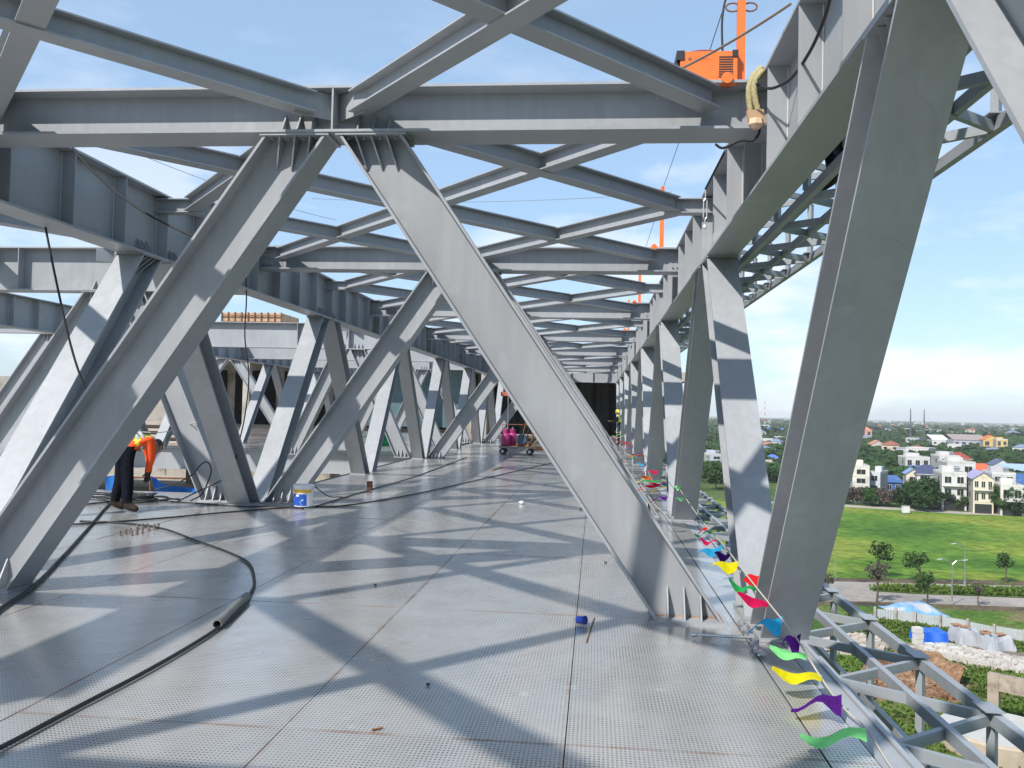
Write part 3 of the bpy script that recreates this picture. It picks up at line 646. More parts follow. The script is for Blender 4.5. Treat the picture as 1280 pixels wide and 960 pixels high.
# row in front of the houses
row = [(3, 1062, 629, .95, 'mauve bush tree at the left end of the row before the houses'), (3, 1077, 630, 1.0, 'mauve bush tree below the tall white house'), (0, 1087, 633, .75, 'rounded green tree below the bluish narrow house'),
       (3, 1099, 632, 1.05, 'mauve bush tree left of the white meter box'), (3, 1112, 633, .95, 'second mauve bush tree above the white meter box'), (1, 1124, 633, .85, 'dark tree between mauve bushes and the big dark tree'),
       (3, 1133, 633, .8, 'mauve bush tree touching the big dark tree'), (1, 1154, 638, 1.5, 'largest dark green tree standing at the far edge of the meadow'), (0, 1143, 634, 1.0, 'green tree left behind the largest dark tree'),
       (1, 1168, 636, 1.0, 'dark tree right beside the largest dark tree'), (1, 1184, 637, .85, 'dark low tree under the boxy white house'), (0, 1198, 638, .6, 'low bush tree before the pillars of the boxy house'), (2, 1207, 638, .85, 'yellowish tree between the boxy house and the gabled house'),
       (2, 1217, 639, .8, 'small light tree at the left foot of the gabled house'), (0, 1243, 641, 1.0, 'rounded street tree right of the gabled house door'), (0, 1261, 644, 1.1, 'taller street tree in front of the white corner house'), (4, 1250, 642, .9, 'thin tree between the two street trees by the gabled house'),
       (1, 1277, 645, .9, 'dark tree at the right end of the house row'), (0, 895, 612, 1.25, 'big green tree seen between slanting posts, lower one'), (2, 908, 606, 1.2, 'yellow green tree seen between slanting posts behind the lower one'), (0, 884, 604, 1.1, 'green tree left below the pale blue tower house')]
for a in row: put_tree(*a)
# trees between and behind the houses
for i in range(70):
    px = rng.uniform(840, 1330); py = 570 + (rng.random() ** .8) * 46 + (px - 1060) * .025
    put_tree(rng.choice([0, 0, 1, 1, 2]), px, py, rng.uniform(.7, 1.15), 'one of the broad green trees growing between and behind the town houses', 'trees between the houses')
# far-off wood: one mass of low crowns
def far_wood(name, n, dmin, dmax, amin, amax, seed, label, s0=4., s1=7., power=1.5, mt=None):
    g_ = np.random.default_rng(seed); base = []; nb = 26
    for k in range(6):
        d = g_.normal(size=(nb, 3)); d /= np.linalg.norm(d, axis=1)[:, None]; d[:, 2] = np.abs(d[:, 2]) * .8
        q = []
        for p in d:
            nrm = p + g_.normal(size=3) * .35; nrm /= np.linalg.norm(nrm); t = np.cross(nrm, g_.normal(size=3)); t /= np.linalg.norm(t); bb = np.cross(nrm, t); s_ = g_.uniform(.28, .5)
            c = p * g_.uniform(.75, 1.05); q.append([c - t * s_, c + bb * s_, c + t * s_, c - bb * s_])
        base.append(np.array(q).reshape(-1, 3))
    V = np.zeros((n * nb * 4, 3), np.float32)
    for i in range(n):
        dd = dmin + (dmax - dmin) * g_.random() ** power; an = g_.uniform(amin, amax); s_ = g_.uniform(s0, s1)
        c = np.array([dd * math.sin(an), dd * math.cos(an), GZ + s_ * .25])
        V[i * nb * 4:(i + 1) * nb * 4] = base[g_.integers(6)] * s_ * np.array([1, 1, .85]) + c
    me = bpy.data.meshes.new(name); nv = len(V); nf = nv // 4
    me.vertices.add(nv); me.vertices.foreach_set('co', V.ravel()); me.loops.add(nv); me.loops.foreach_set('vertex_index', np.arange(nv, dtype=np.int32))
    me.polygons.add(nf); me.polygons.foreach_set('loop_start', np.arange(0, nv, 4, dtype=np.int32)); me.polygons.foreach_set('loop_total', np.full(nf, 4, np.int32))
    me.materials.append(mt); me.update(calc_edges=True); me.validate()
    o = bpy.data.objects.new(name, me); col.objects.link(o); tag(o, label, 'wood', kind='stuff')
M_wood = mat('far_tree_foliage', (.034, .074, .022), .8, var=.5, vscale=.03, trans=.2, spec=.15)
far_wood('woodland', 5200, 420, 1500, R(-4), R(34), 3, 'dense green wood behind the town houses', 4.0, 7.5, 1.3, M_wood)
far_wood('distant_woodland', 6500, 1200, 7000, R(-45), R(38), 4, 'hazy tree belt stretching to the horizon', 6, 14, 1.6, M_wood)
# weeds on the building plot and in the meadow
CLEAR = [[(1005, 822), (1005, 806), (1040, 797), (1110, 796), (1145, 800), (1190, 797), (1275, 808), (1330, 826), (1330, 856), (1250, 840), (1190, 829), (1110, 818), (1040, 824)], [(1060, 882), (1060, 843), (1130, 826), (1165, 833), (1220, 880)], [(1120, 775), (1125, 760), (1190, 760), (1195, 775)], [(1225, 985), (1180, 940), (1240, 890), (1330, 930)]]
def weeds(name, poly_px, n, s0, s1, seed, label, mt):
    g_ = np.random.default_rng(seed); CL = [[onz(*p) for p in c] for c in CLEAR]; P = [onz(*p) for p in poly_px]; xs = [p.x for p in P]; ys = [p.y for p in P]
    def inside(x, y, P):
        c = False; j = len(P) - 1
        for i in range(len(P)):
            if (P[i].y > y) != (P[j].y > y) and x < (P[j].x - P[i].x) * (y - P[i].y) / (P[j].y - P[i].y) + P[i].x: c = not c
            j = i
        return c
    V = []; Fc = []; k = 0
    while k < n:
        x, y = g_.uniform(min(xs), max(xs)), g_.uniform(min(ys), max(ys))
        jx, jy = x + g_.normal() * 1.6, y + g_.normal() * 1.6
        if not inside(x, y, P) or any(inside(jx, jy, c) for c in CL): continue
        k += 1; s_ = g_.uniform(s0, s1)
        for q in range(6):
            a = g_.uniform(0, 6.28); d = np.array([math.cos(a), math.sin(a), 0]); t = np.array([-d[1], d[0], 0]); o = np.array([x, y, GZ + .03]) + d * g_.uniform(0, s_ * .6)
            tip = o + d * s_ * g_.uniform(.3, .8) + np.array([0, 0, s_ * g_.uniform(.5, 1.1)]); i0 = len(V)
            V += [o - t * s_ * .25, o + t * s_ * .25, tip + t * s_ * .18, tip - t * s_ * .18]; Fc.append((i0, i0 + 1, i0 + 2, i0 + 3))
    b = MB(); b.add(V, Fc); tag(b.build(name, mt), label, 'weeds', kind='stuff')
M_weed = mat('weed_leaves', (.11, .17, .035), .8, var=.6, vscale=.25, trans=.3, spec=.1)
weeds('scrub_weeds', [(1060, 768), (1300, 790), (1400, 960), (1100, 1100), (1000, 820)], 6500, .12, .45, 5, 'rank green weeds over the building plot below the lattice', M_weed)
weeds('median_weeds', [(1089, 738), (1150, 742), (1400, 752), (1400, 740), (1150, 735), (1095, 734)], 900, .4, .9, 6, 'leafy weeds filling the road median', M_weed)

# ------------------------------------------------------------------ houses
M_glass = mat('dark_window_glass', (.02, .025, .03), .12, spec=.8)
WALLS = {}
def wall_mat(rgb):
    if rgb not in WALLS: WALLS[rgb] = mat('render_' + '_'.join(map(str, rgb)), tuple(c * .72 for c in s2l(*rgb)[:3]), .9, var=.12, vscale=.25, stain=((.24, .22, .19), .30, .54, .78))
    return WALLS[rgb]
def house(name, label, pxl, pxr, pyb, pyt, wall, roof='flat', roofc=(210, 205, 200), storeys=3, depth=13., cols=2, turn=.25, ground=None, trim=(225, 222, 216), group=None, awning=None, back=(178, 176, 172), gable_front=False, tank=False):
    """upright house whose front foot runs between two picture columns; real size from its distance"""
    A, B = onz((pxl + pxr) / 2, pyb), None
    dist = (A - CAM).length; sc = dist / FPX
    w, h = (pxr - pxl) * sc, (pyb - pyt) * sc
    root = empty(name, (A.x, A.y, GZ), label, 'house', group)
    d = Vector((A.x - CAM.x, A.y - CAM.y, 0)).normalized(); root.rotation_euler = (0, 0, math.atan2(d.y, d.x) - math.pi / 2 + turn)
    # local: x across the front, y depth away, z up; meshes built in local space
    def part(nm, bld, mt, par=root):
        o = bpy.data.objects.new(nm, bld.mesh(nm, mt)); col.objects.link(o); o.parent = par; return o
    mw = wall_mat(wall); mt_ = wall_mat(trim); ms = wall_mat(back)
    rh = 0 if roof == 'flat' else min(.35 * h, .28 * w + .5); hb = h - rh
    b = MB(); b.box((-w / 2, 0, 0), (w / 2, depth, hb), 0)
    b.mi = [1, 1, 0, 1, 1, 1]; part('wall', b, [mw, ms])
    mr_ = mat('roof_' + '_'.join(map(str, roofc)), s2l(*roofc), .75, var=.15, vscale=.6) if roofc not in WALLS else WALLS[roofc]; WALLS.setdefault(('roof', roofc), mr_)
    if roof == 'flat':
        b = MB(); e = .22
        b.box((-w / 2 - .04, -.04, hb - .02), (w / 2 + .04, e, hb + .75)); b.box((-w / 2 - .04, depth - e, hb - .02), (w / 2 + .04, depth + .04, hb + .75))
        b.box((-w / 2 - .04, e + .002, hb - .02), (-w / 2 + e, depth - e - .002, hb + .75)); b.box((w / 2 - e, e + .002, hb - .02), (w / 2 + .04, depth - e - .002, hb + .75)); part('parapet', b, mt_)
        b = MB(); b.box((-w * .3, depth * .55, hb + .003), (w * .25, depth * .9, hb + 2.2)); part('stair_head', b, mw)
    elif roof == 'hip':
        b = MB(); o_ = .5; b.add([(-w / 2 - o_, -o_, hb), (w / 2 + o_, -o_, hb), (w / 2 + o_, depth + o_, hb), (-w / 2 - o_, depth + o_, hb), (-w * .12, depth * .4, h), (w * .12, depth * .4, h), (w * .12, depth * .6, h), (-w * .12, depth * .6, h)],
              [(0, 1, 5, 4), (1, 2, 6, 5), (2, 3, 7, 6), (3, 0, 4, 7), (4, 5, 6, 7), (3, 2, 1, 0)]); part('roof', b, mr_)
        b = MB(); b.box((-w / 2 - o_, -o_ - .05, hb - .25), (w / 2 + o_, -o_ + .1, hb - .002)); part('eaves', b, mt_)
    elif roof == 'gable':
        o_ = .4
        b = MB(); b.prism([(-w / 2, 0, hb), (w / 2, 0, hb), (0, 0, h - .15)], (0, depth, 0)); part('gable_wall', b, mw)
        for s_ in (-1, 1):
            b = MB(); b.prism([(s_ * (w / 2 + o_), -o_, hb - o_ * .5), (0, -o_, h), (0, -o_, h + .18), (s_ * (w / 2 + o_), -o_, hb - o_ * .5 + .18)], (0, depth + 2 * o_, 0)); part('roof', b, mr_)
    elif roof == 'shed':
        b = MB(); b.prism([(-w / 2 - .5, -.6, hb), (-w / 2 - .5, depth + .4, hb + rh), (-w / 2 - .5, depth + .4, hb + rh + .15), (-w / 2 - .5, -.6, hb + .15)], (w + 1., 0, 0)); part('roof', b, mr_)
    sh = hb / storeys
    for s_ in range(storeys):
        z0 = s_ * sh
        if s_: b = MB(); b.box((-w / 2 - .06, -.10, z0 - .12), (w / 2 + .06, -.003, z0 + .12)); part('floor_band', b, mt_)
        if s_ == 0 and ground:
            b = MB(); b.box((-w * .42, -.05, .05), (w * .42, .02, sh * .82)); part('shopfront', b, M_black); continue
        for c in range(cols):
            ww = w / cols * .52; xc = -w / 2 + w / cols * (c + .5); zc = z0 + sh * .25; wh = sh * .52
            if (s_ + c) % 3 == 1 and cols > 1: zc, wh = z0 + sh * .10, sh * .68
            b = MB(); f_ = .09
            b.box((xc - ww / 2 - f_, -.09, zc - f_), (xc - ww / 2, .01, zc + wh + f_)); b.box((xc + ww / 2, -.09, zc - f_), (xc + ww / 2 + f_, .01, zc + wh + f_))
            b.box((xc - ww / 2, -.09, zc - f_), (xc + ww / 2, .01, zc)); b.box((xc - ww / 2, -.09, zc + wh), (xc + ww / 2, .01, zc + wh + f_)); b.box((xc - .04, -.07, zc), (xc + .04, .005, zc + wh))
            wd = part('window', b, mt_)
            b = MB(); b.box((xc - ww / 2, -.03, zc), (xc + ww / 2, -.012, zc + wh)); part('pane', b, M_glass, wd)
        # side window towards the camera's left
        b = MB(); b.box((-w / 2 - .05, depth * .3, z0 + sh * .3), (-w / 2 + .01, depth * .3 + 1.2, z0 + sh * .75)); part('window', b, M_glass)
    if awning:
        b = MB(); b.prism([(-w * .45, -1.6, hb - sh * 1.0), (-w * .45, -.02, hb - sh * .8), (-w * .45, -.02, hb - sh * .74), (-w * .45, -1.6, hb - sh * .94)], (w * .9, 0, 0)); part('awning', b, wall_mat(awning))
    if storeys > 1 and cols > 1:
        b = MB(); z_ = sh * (storeys - 1); b.box((-w * .46, -1.1, z_ - .05), (w * .46, -.105, z_ + .1)); bal = part('balcony', b, mt_)
        b = MB()
        for i in range(9): b.box((-w * .45 + w * .9 * i / 8 - .03, -1.08, z_ + .102), (-w * .45 + w * .9 * i / 8 + .03, -1.02, z_ + .95))
        b.box((-w * .46, -1.1, z_ + .952), (w * .46, -1.0, z_ + 1.03)); part('railing', b, mt_, bal)
    if tank:
        b = MB(); b.tube([(w * .1, depth * .3, hb + 1.9), (w * .1 + 1.8, depth * .3, hb + 1.9)], .55, 12); b.box((w * .1 + .2, depth * .3 - .4, hb + .003), (w * .1 + 1.6, depth * .3 + .4, hb + 1.4)); part('water_tank', b, M_zinc)
    return root
W_, CR, GR = (228, 226, 222), (232, 222, 196), (205, 205, 205)
BLUE = (66, 108, 168)
house('town_house', 'tall narrow white house with arched dark windows left of the group', 1067, 1085, 629, 588, (236, 230, 214), 'flat', storeys=4, cols=1, turn=.1)
house('town_house', 'narrow bluish white house joined to the tall white house', 1086, 1099, 628, 595, (214, 219, 228), 'flat', storeys=3, cols=1, turn=-.2)
house('blue_shed', 'low shed with bright blue roof between trees', 1108, 1126, 616, 598, BLUE, 'shed', BLUE, storeys=1, cols=2, depth=9)
house('villa_wing', 'small cream villa wing with arched balcony left of the navy roof', 1134, 1149, 624, 590, CR, 'gable', (120, 140, 175), storeys=2, cols=1, depth=8, turn=.15)
house('villa', 'white villa with navy blue hipped roof behind the largest tree', 1149, 1177, 626, 587, W_, 'hip', (62, 70, 98), storeys=3, cols=2, turn=.2)
house('box_house', 'boxy modern white house with framed storeys above a dark ground floor', 1180, 1205, 638, 598, W_, 'flat', storeys=3, cols=2, turn=.22, ground=True, tank=True)
house('gabled_house', 'cream gabled house with red doors on two upper storeys', 1219, 1239, 642, 597, (238, 226, 198), 'gable', (150, 145, 175), storeys=3, cols=3, turn=.2, ground=True, depth=14)
house('town_house', 'grey white house right beside the cream gabled house', 1243, 1266, 641, 600, GR, 'flat', storeys=4, cols=2, turn=.25, tank=True)
house('corner_house', 'white house with open porch in front of the blue roofed house', 1254, 1276, 645, 614, (232, 228, 222), 'flat', storeys=2, cols=2, turn=.2, ground=True)
house('blue_house', 'house with bright blue metal roof at the right picture edge', 1268, 1296, 640, 602, (62, 92, 150), 'shed', BLUE, storeys=2, cols=2)
house('orange_roof_house', 'yellow house with orange tiled roof behind the gabled house', 1217, 1247, 610, 584, (232, 190, 120), 'hip', (186, 92, 58), storeys=2, cols=3, turn=.3)
house('white_house', 'white flat house left of the red roof', 1176, 1198, 605, 575, W_, 'flat', storeys=3, cols=2, turn=.3, tank=True)
house('red_roof_house', 'house with dark red hipped roof behind the white flat house', 1191, 1212, 592, 569, (215, 200, 185), 'hip', (140, 56, 50), storeys=2, cols=2)
house('white_house', 'white house with blue awning in front of the red roof', 1187, 1216, 612, 583, W_, 'flat', storeys=2, cols=2, turn=.3, awning=BLUE)
house('white_house', 'long white house with blue awning left of the red roof', 1134, 1160, 597, 575, W_, 'flat', storeys=2, cols=3, turn=.3, awning=BLUE)
house('navy_roof_house', 'white house with grey blue gable right of the orange roof', 1244, 1262, 599, 578, W_, 'gable', (84, 92, 118), storeys=1, cols=2)
house('white_house', 'low white house with pale blue roof near the right edge', 1263, 1292, 604, 585, W_, 'shed', (150, 170, 200), storeys=2, cols=3)
house('tower_house', 'pale blue narrow tower house seen between the slanting posts', 888, 903, 594, 570, (205, 214, 230), 'flat', storeys=4, cols=1, turn=.3, tank=True)
house('small_house', 'small house with blue roof between two slanting posts', 960, 975, 582, 569, (225, 205, 175), 'hip', (80, 110, 170), storeys=1, cols=2, depth=8)
house('small_house', 'low cream house below the small blue roofed house', 955, 972, 597, 582, (214, 200, 190), 'flat', storeys=2, cols=2, depth=8)
house('yellow_house', 'yellow house with orange roof in the wood at right', 1231, 1247, 566, 547, (230, 190, 110), 'gable', (205, 110, 60), storeys=2, cols=2)
house('yellow_house', 'yellow block right of the yellow orange roofed house', 1247, 1258, 567, 552, (232, 200, 130), 'flat', storeys=2, cols=2)
house('warehouse', 'long grey roofed warehouse in the wood', 1196, 1231, 562, 546, (190, 195, 205), 'shed', (150, 135, 130), storeys=1, cols=5, depth=30)
house('warehouse', 'white warehouse with blue end left of the grey warehouse', 1168, 1184, 560, 546, (130, 160, 215), 'shed', (225, 228, 232), storeys=1, cols=3, depth=25)
house('pink_house', 'salmon house beside the dark slanting post', 1076, 1089, 553, 535, (225, 170, 150), 'hip', (205, 120, 90), storeys=2, cols=2)
house('blue_hall', 'long bright blue roof seen between two slanting posts', 964, 984, 546, 536, (90, 130, 200), 'shed', (70, 112, 180), storeys=1, cols=4, depth=25)
house('cream_house', 'small cream house with red roof in the wood left of centre', 1090, 1106, 565, 552, (215, 205, 195), 'gable', (190, 120, 100), storeys=1, cols=2)
# distant houses, smaller and smaller towards the horizon
def dist_proto(nm, wl, rf, kind):
    root = bpy.data.objects.new(nm, None); col.objects.link(root); w, d, h = 8, 11, 7.
    b = MB(); b.box((-w / 2, -d / 2, 0), (w / 2, d / 2, h)); b.build('wall', wall_mat(wl), root)
    b = MB()
    if kind: b.add([(-w / 2 - .5, -d / 2 - .5, h), (w / 2 + .5, -d / 2 - .5, h), (w / 2 + .5, d / 2 + .5, h), (-w / 2 - .5, d / 2 + .5, h), (0, -d / 4, h + 2.6), (0, d / 4, h + 2.6)], [(0, 1, 4), (1, 2, 5, 4), (2, 3, 5), (3, 0, 4, 5), (3, 2, 1, 0)])
    else: b.box((-w / 2 - .2, -d / 2 - .2, h), (w / 2 + .2, d / 2 + .2, h + .6))
    b.build('roof', wall_mat(rf), root)
    for z in (1.2, 4.4):
        for x in (-2.2, 2.2):
            b = MB(); b.box((x - .8, -d / 2 - .06, z), (x + .8, -d / 2 + .01, z + 1.5)); b.build('window', M_glass, root)
    return root
dp = [(dist_proto('distant_house', W_, (226, 224, 222), 0), 'white flat roofed'), (dist_proto('distant_house', (222, 205, 180), (158, 96, 78), 1), 'cream red roofed'), (dist_proto('distant_house', W_, (128, 142, 170), 1), 'white blue roofed'),
      (dist_proto('distant_house', (206, 176, 160), (178, 120, 100), 1), 'salmon orange roofed'), (dist_proto('distant_house', (200, 204, 212), (170, 170, 175), 0), 'pale grey flat roofed')]
dk = [tree_list(p[0]) for p in dp]; first = [True] * 5; gd = random.Random(21)
for i in range(260):
    k = gd.choices(range(5), [6, 1.5, .9, .9, 3])[0]; dd = 620 + 5200 * gd.random() ** 1.05; an = R(gd.uniform(2, 31))
    if first[k]: o = dp[k][0]; first[k] = False
    else: o = copy_tree(dp[k][0], dk[k])
    s_ = gd.uniform(.7, 1.15) * (1 + dd / 6500)
    o.location = (dd * math.sin(an), dd * math.cos(an), GZ); o.scale = (s_ * gd.uniform(.9, 1.9), s_, s_ * gd.uniform(.8, 1.15)); o.rotation_euler = (0, 0, -an + gd.uniform(-.7, .7))
    tag(o, f'one of the small {dp[k][1]} houses scattered through the trees towards the horizon', 'house', f'distant {dp[k][1]} houses')
#@@PART3
# ------------------------------------------------------------------ roadside furniture and the building plot
def lamp(px, py, h, label, arms=1):
    p = onz(px, py); root = empty('street_lamp', (p.x, p.y, GZ), label, 'street lamp', 'street lamps along the road')
    b = MB(); b.tube([p + Vector((0, 0, 0)), p + Vector((0, 0, h * .5)), p + Vector((0, 0, h))], [.12, .09, .06], 8); b.lathe(p, [(.25, 0), (.25, .3), (.13, .4)], 8); b.build('pole', M_zinc, root)
    for s_ in ((-1, 1)[:arms] if arms == 1 else (-1, 1)):
        q = p + Vector((0, 0, h - .05)); a = MB(); e = q + Vector((s_ * 1.7, 0, .75))
        a.tube([q, q + Vector((s_ * .6, 0, .55)), e], .05, 6); arm = a.build('arm', M_zinc, root)
        a = MB(); a.obox(e + Vector((s_ * .3, 0, 0)), (.38, 0, .06), (0, .13, 0), (0, 0, .06)); a.build('lamp_head', wall_mat((225, 225, 225)), arm)
lamp(1190, 756, 6.6, 'double-armed street lamp in front of the median', 2)
lamp(1206, 730, 6.6, 'street lamp on the meadow side of the road', 1)
lamp(1044, 724, 7, 'street lamp beside the dark slanting post', 1)
p = onz(1132, 642); mb = empty('meter_box', p, 'white meter box standing at the far edge of the meadow', 'box')
b = MB(); b.box((p.x - 1.0, p.y - .8, GZ + .3), (p.x + 1.0, p.y + .8, GZ + 2.3)); b.build('cabinet', wall_mat((238, 236, 232)), mb)
b = MB(); b.box((p.x - .85, p.y - .6, GZ), (p.x + .85, p.y + .6, GZ + .299)); b.build('plinth', M_conc, mb)
b = MB(); b.box((p.x - 1.1, p.y - .9, GZ + 2.301), (p.x + 1.1, p.y + .9, GZ + 2.4)); b.build('lid', wall_mat((220, 218, 214)), mb)
# corrugated fence with concrete posts
fp = [(1093, 774), (1120, 776), (1144, 779.5), (1176, 784), (1211, 790), (1243, 797), (1282, 803), (1330, 812)]
FP = [onz(*q) for q in fp]; M_sheet = mat('pale_fence_sheet', (.40, .43, .43), .5, var=.1, vscale=.6, stain=((.35, .33, .28), .8, .6, .75))
fe = empty('site_fence', FP[0], 'pale corrugated sheet fence with concrete posts below the road', 'fence')
for i in range(len(FP) - 1):
    a, c = FP[i], FP[i + 1]; d = (c - a).normalized(); nrm = Vector((-d.y, d.x, 0)); n_ = max(1, int((c - a).length / 2.4))
    for j in range(n_):
        p0 = a + (c - a) * (j / n_); p1 = a + (c - a) * ((j + .97) / n_); b = MB(); K_ = 16; V = []; Fc = []; hh = 1.55 + .12 * math.sin(i * 3 + j)
        for k in range(K_ + 1):
            q = p0 + (p1 - p0) * (k / K_) + nrm * (.035 if k % 2 else -.035); V += [q + Vector((0, 0, .1)), q + Vector((0, 0, hh))]
        for k in range(K_): Fc.append((2 * k, 2 * k + 2, 2 * k + 3, 2 * k + 1))
        b.add(V, Fc); b.build('fence_sheet', M_sheet, fe)
    b = MB(); b.obox(a + Vector((0, 0, .95)) - nrm * .25, d * .16, nrm * .16, (0, 0, .95)); b.build('post', M_conc, fe)
def heap(name, label, cat, px0, px1, py, hgt, m, seed, bricks=0, dep=4.0, sq=5.5, lump=1.):
    """a draped load: lumpy closed shell on the ground"""
    A, B = onz(px0, py), onz(px1, py); w = (B - A).length; ax = (B - A).normalized(); ay = Vector((-ax.y, ax.x, 0)); g_ = random.Random(seed)
    root = empty(name, (A + B) / 2, label, cat); nx, ny = 14, 8; V = []; Fc = []
    ph = [g_.uniform(0, 6) for _ in range(6)]
    for j in range(ny + 1):
        for i in range(nx + 1):
            u, v = i / nx, j / ny; e = min(1, sq * min(u, 1 - u)) * min(1, sq * .8 * min(v, 1 - v))
            z = hgt * e * (.82 + lump * (.13 * math.sin(7 * u + ph[0]) + .10 * math.sin(9 * v + ph[1] + 3 * u) + .06 * g_.uniform(-1, 1)))
            V.append(A + ax * (w * u) + ay * (dep * v + .25 * math.sin(9 * u + ph[2])) + Vector((0, 0, .06 + z)))
    for j in range(ny):
        for i in range(nx): k = j * (nx + 1) + i; Fc.append((k, k + 1, k + nx + 2, k + nx + 1))
    b = MB(); b.add(V, Fc); b.build('sheet', m, root)
    for q in range(bricks):
        u, v = g_.uniform(.2, .8), g_.uniform(.2, .8); c = A + ax * (w * u) + ay * (dep * v) + Vector((0, 0, hgt * 1.02)); b = MB(); b.obox(c, ax * .55, ay * .45, (0, 0, .08)); b.build('brick_pallet', mat('red_brick_pallet', (.33, .17, .10), .9), root)
    return root
M_tarpb = mat('blue_tarpaulin', s2l(24, 92, 205), .45, var=.2, vscale=1.2, bump=.4, bscale=4)
M_tarpw = mat('white_plastic_sheet', (.32, .33, .35), .4, var=.15, vscale=.8, bump=.4, bscale=3)
M_tarpc = mat('light_blue_tarpaulin', s2l(110, 155, 195), .5, var=.25, vscale=.6, stain=((.42, .42, .42), .5, .5, .6))
heap('tarpaulin_stack', 'stack under a bright blue tarpaulin on the building plot', 'tarpaulin', 1153, 1190, 806, 1.7, M_tarpb, 1, sq=14, lump=.3)
heap('covered_pile', 'brick pile under white plastic sheeting, left of the two', 'tarpaulin', 1202, 1238, 808, 2.1, M_tarpw, 2, 2, sq=8, lump=.7)
heap('covered_pile', 'brick pile under white plastic sheeting, right of the two', 'tarpaulin', 1236, 1273, 815, 1.9, M_tarpw, 3, 3, sq=8, lump=.7)
heap('site_hut_cover', 'light blue and white sheet roof on a hut behind the fence', 'tarpaulin', 1127, 1188, 771, 1.5, M_tarpc, 4, dep=7, sq=4, lump=.35)
def boxstack(px, py, n, label):
    p = onz(px, py); root = empty('crate_stack', p, label, 'crates')
    for i in range(n): b = MB(); b.obox(p + Vector((.08 * (i % 2), .05 * i, .37 + .74 * i)), (.52, .12, 0), (-.1, .5, 0), (0, 0, .35)); b.build('crate', wall_mat((224, 222, 214)), root)
boxstack(1147, 805, 3, 'tall stack of pale crates left of the blue tarpaulin')
for i, (x, y) in enumerate(((1163, 811), (1176, 813), (1193, 816))): boxstack(x, y, 1, ['pale crate below the left end of the blue tarpaulin', 'pale crate below the middle of the blue tarpaulin', 'pale crate below the right end of the blue tarpaulin'][i])
# rubble: sacks and broken slabs nobody could count
def scatter(name, label, poly, n, s0, s1, m, seed, cat='rubble', flat=.5):
    g_ = random.Random(seed); P = [onz(*p) for p in poly]; b = MB(); k = 0
    while k < n:
        i = g_.randrange(len(P) - 2); u, v = g_.random(), g_.random()
        if u + v > 1: u, v = 1 - u, 1 - v
        c = P[0] + (P[i + 1] - P[0]) * u + (P[i + 2] - P[0]) * v; s_ = g_.uniform(s0, s1); a = g_.uniform(0, 6.28); t = g_.uniform(-.4, .4)
        ax = Vector((math.cos(a), math.sin(a), t)) * s_; ay = Vector((-math.sin(a), math.cos(a), g_.uniform(-.3, .3))) * s_ * g_.uniform(.4, .9)
        b.obox(c + Vector((0, 0, .05 + s_ * .25)), ax * .5, ay * .5, Vector((g_.uniform(-.2, .2), g_.uniform(-.2, .2), 1)) * s_ * flat * .5); k += 1
    tag(b.build(name, m), label, cat, kind='stuff')
scatter('sack_rubble', 'carpet of white sacks and rubble on the building plot', [(1150, 812), (1180, 808), (1230, 818), (1290, 828), (1300, 845), (1240, 836), (1180, 824)], 1500, .3, .9, wall_mat((205, 198, 188)), 31)
scatter('plank_rubble', 'heap of broken white boards beside the lattice', [(1010, 812), (1040, 800), (1075, 797), (1110, 801), (1112, 811), (1060, 818)], 500, .4, 1.5, wall_mat((196, 184, 170)), 32, flat=.3)
scatter('clay_lumps', 'lumps of reddish clay in the dug pit', [(1062, 848), (1130, 830), (1165, 838), (1212, 872), (1150, 878), (1080, 874)], 900, .3, 1.1, M_soil, 33, cat='soil', flat=.7)
# clay bank of the pit
def bank(name, pts, h, m, label):
    b = MB(); g_ = random.Random(5); P = [onz(*p) for p in pts]; C_ = []
    for i in range(len(P) - 1):
        for k in range(6): C_.append(P[i] + (P[i + 1] - P[i]) * k / 6)
    V = []; Fc = []
    away = Vector((.55, .83, 0)); R_ = 7
    for c in C_:
        for j in range(R_): t = j / (R_ - 1); V.append(c + away * (t * 5 + g_.uniform(-.3, .3)) + Vector((0, 0, h * math.sin(t * math.pi * .78) + g_.uniform(-.35, .35))))
    for i in range(len(C_) - 1):
        for j in range(R_ - 1): k = i * R_ + j; Fc.append((k, k + R_, k + R_ + 1, k + 1))
    b.add(V, Fc); o = b.build(name, m); o['kind'] = 'structure'
bank('clay_bank', [(1075, 850), (1120, 845), (1160, 848), (1205, 872)], 2.2, M_soil, '')
# concrete frame at the right edge
pc = onz(1242, 905); cw = empty('concrete_ruin_wall', pc, 'weathered concrete frame wall at the lower right picture edge', 'concrete wall')
ax = Vector((.80, -.60, 0)); ay = Vector((.60, .80, 0)); M_oldc = mat('weathered_concrete', (.33, .27, .21), .95, var=.25, vscale=.8, bump=.4, bscale=6, stain=((.12, .10, .08), .6, .5, .68))
b = MB(); b.obox(pc + Vector((0, 0, 2.5)), ax * .5, ay * .35, (0, 0, 2.5)); b.build('column', M_oldc, cw)
b = MB(); b.obox(pc + ax * 5.6 + Vector((0, 0, 4.2)), ax * 5.08, ay * .345, (0, 0, .8)); b.build('beam', M_oldc, cw)
b = MB(); b.obox(pc + ax * 6.0 + Vector((0, 0, .3)), ax * 5.4, ay * .5, (0, 0, .3)); b.build('ground_beam', M_oldc, cw)
b = MB(); b.obox(pc + ax * 9 + Vector((0, 0, 2.5)), ax * .5, ay * .34, (0, 0, .88)); b.obox(pc + ax * 9 + Vector((0, 0, 1.1)), ax * .5, ay * .34, (0, 0, .49)); b.build('column', M_oldc, cw)
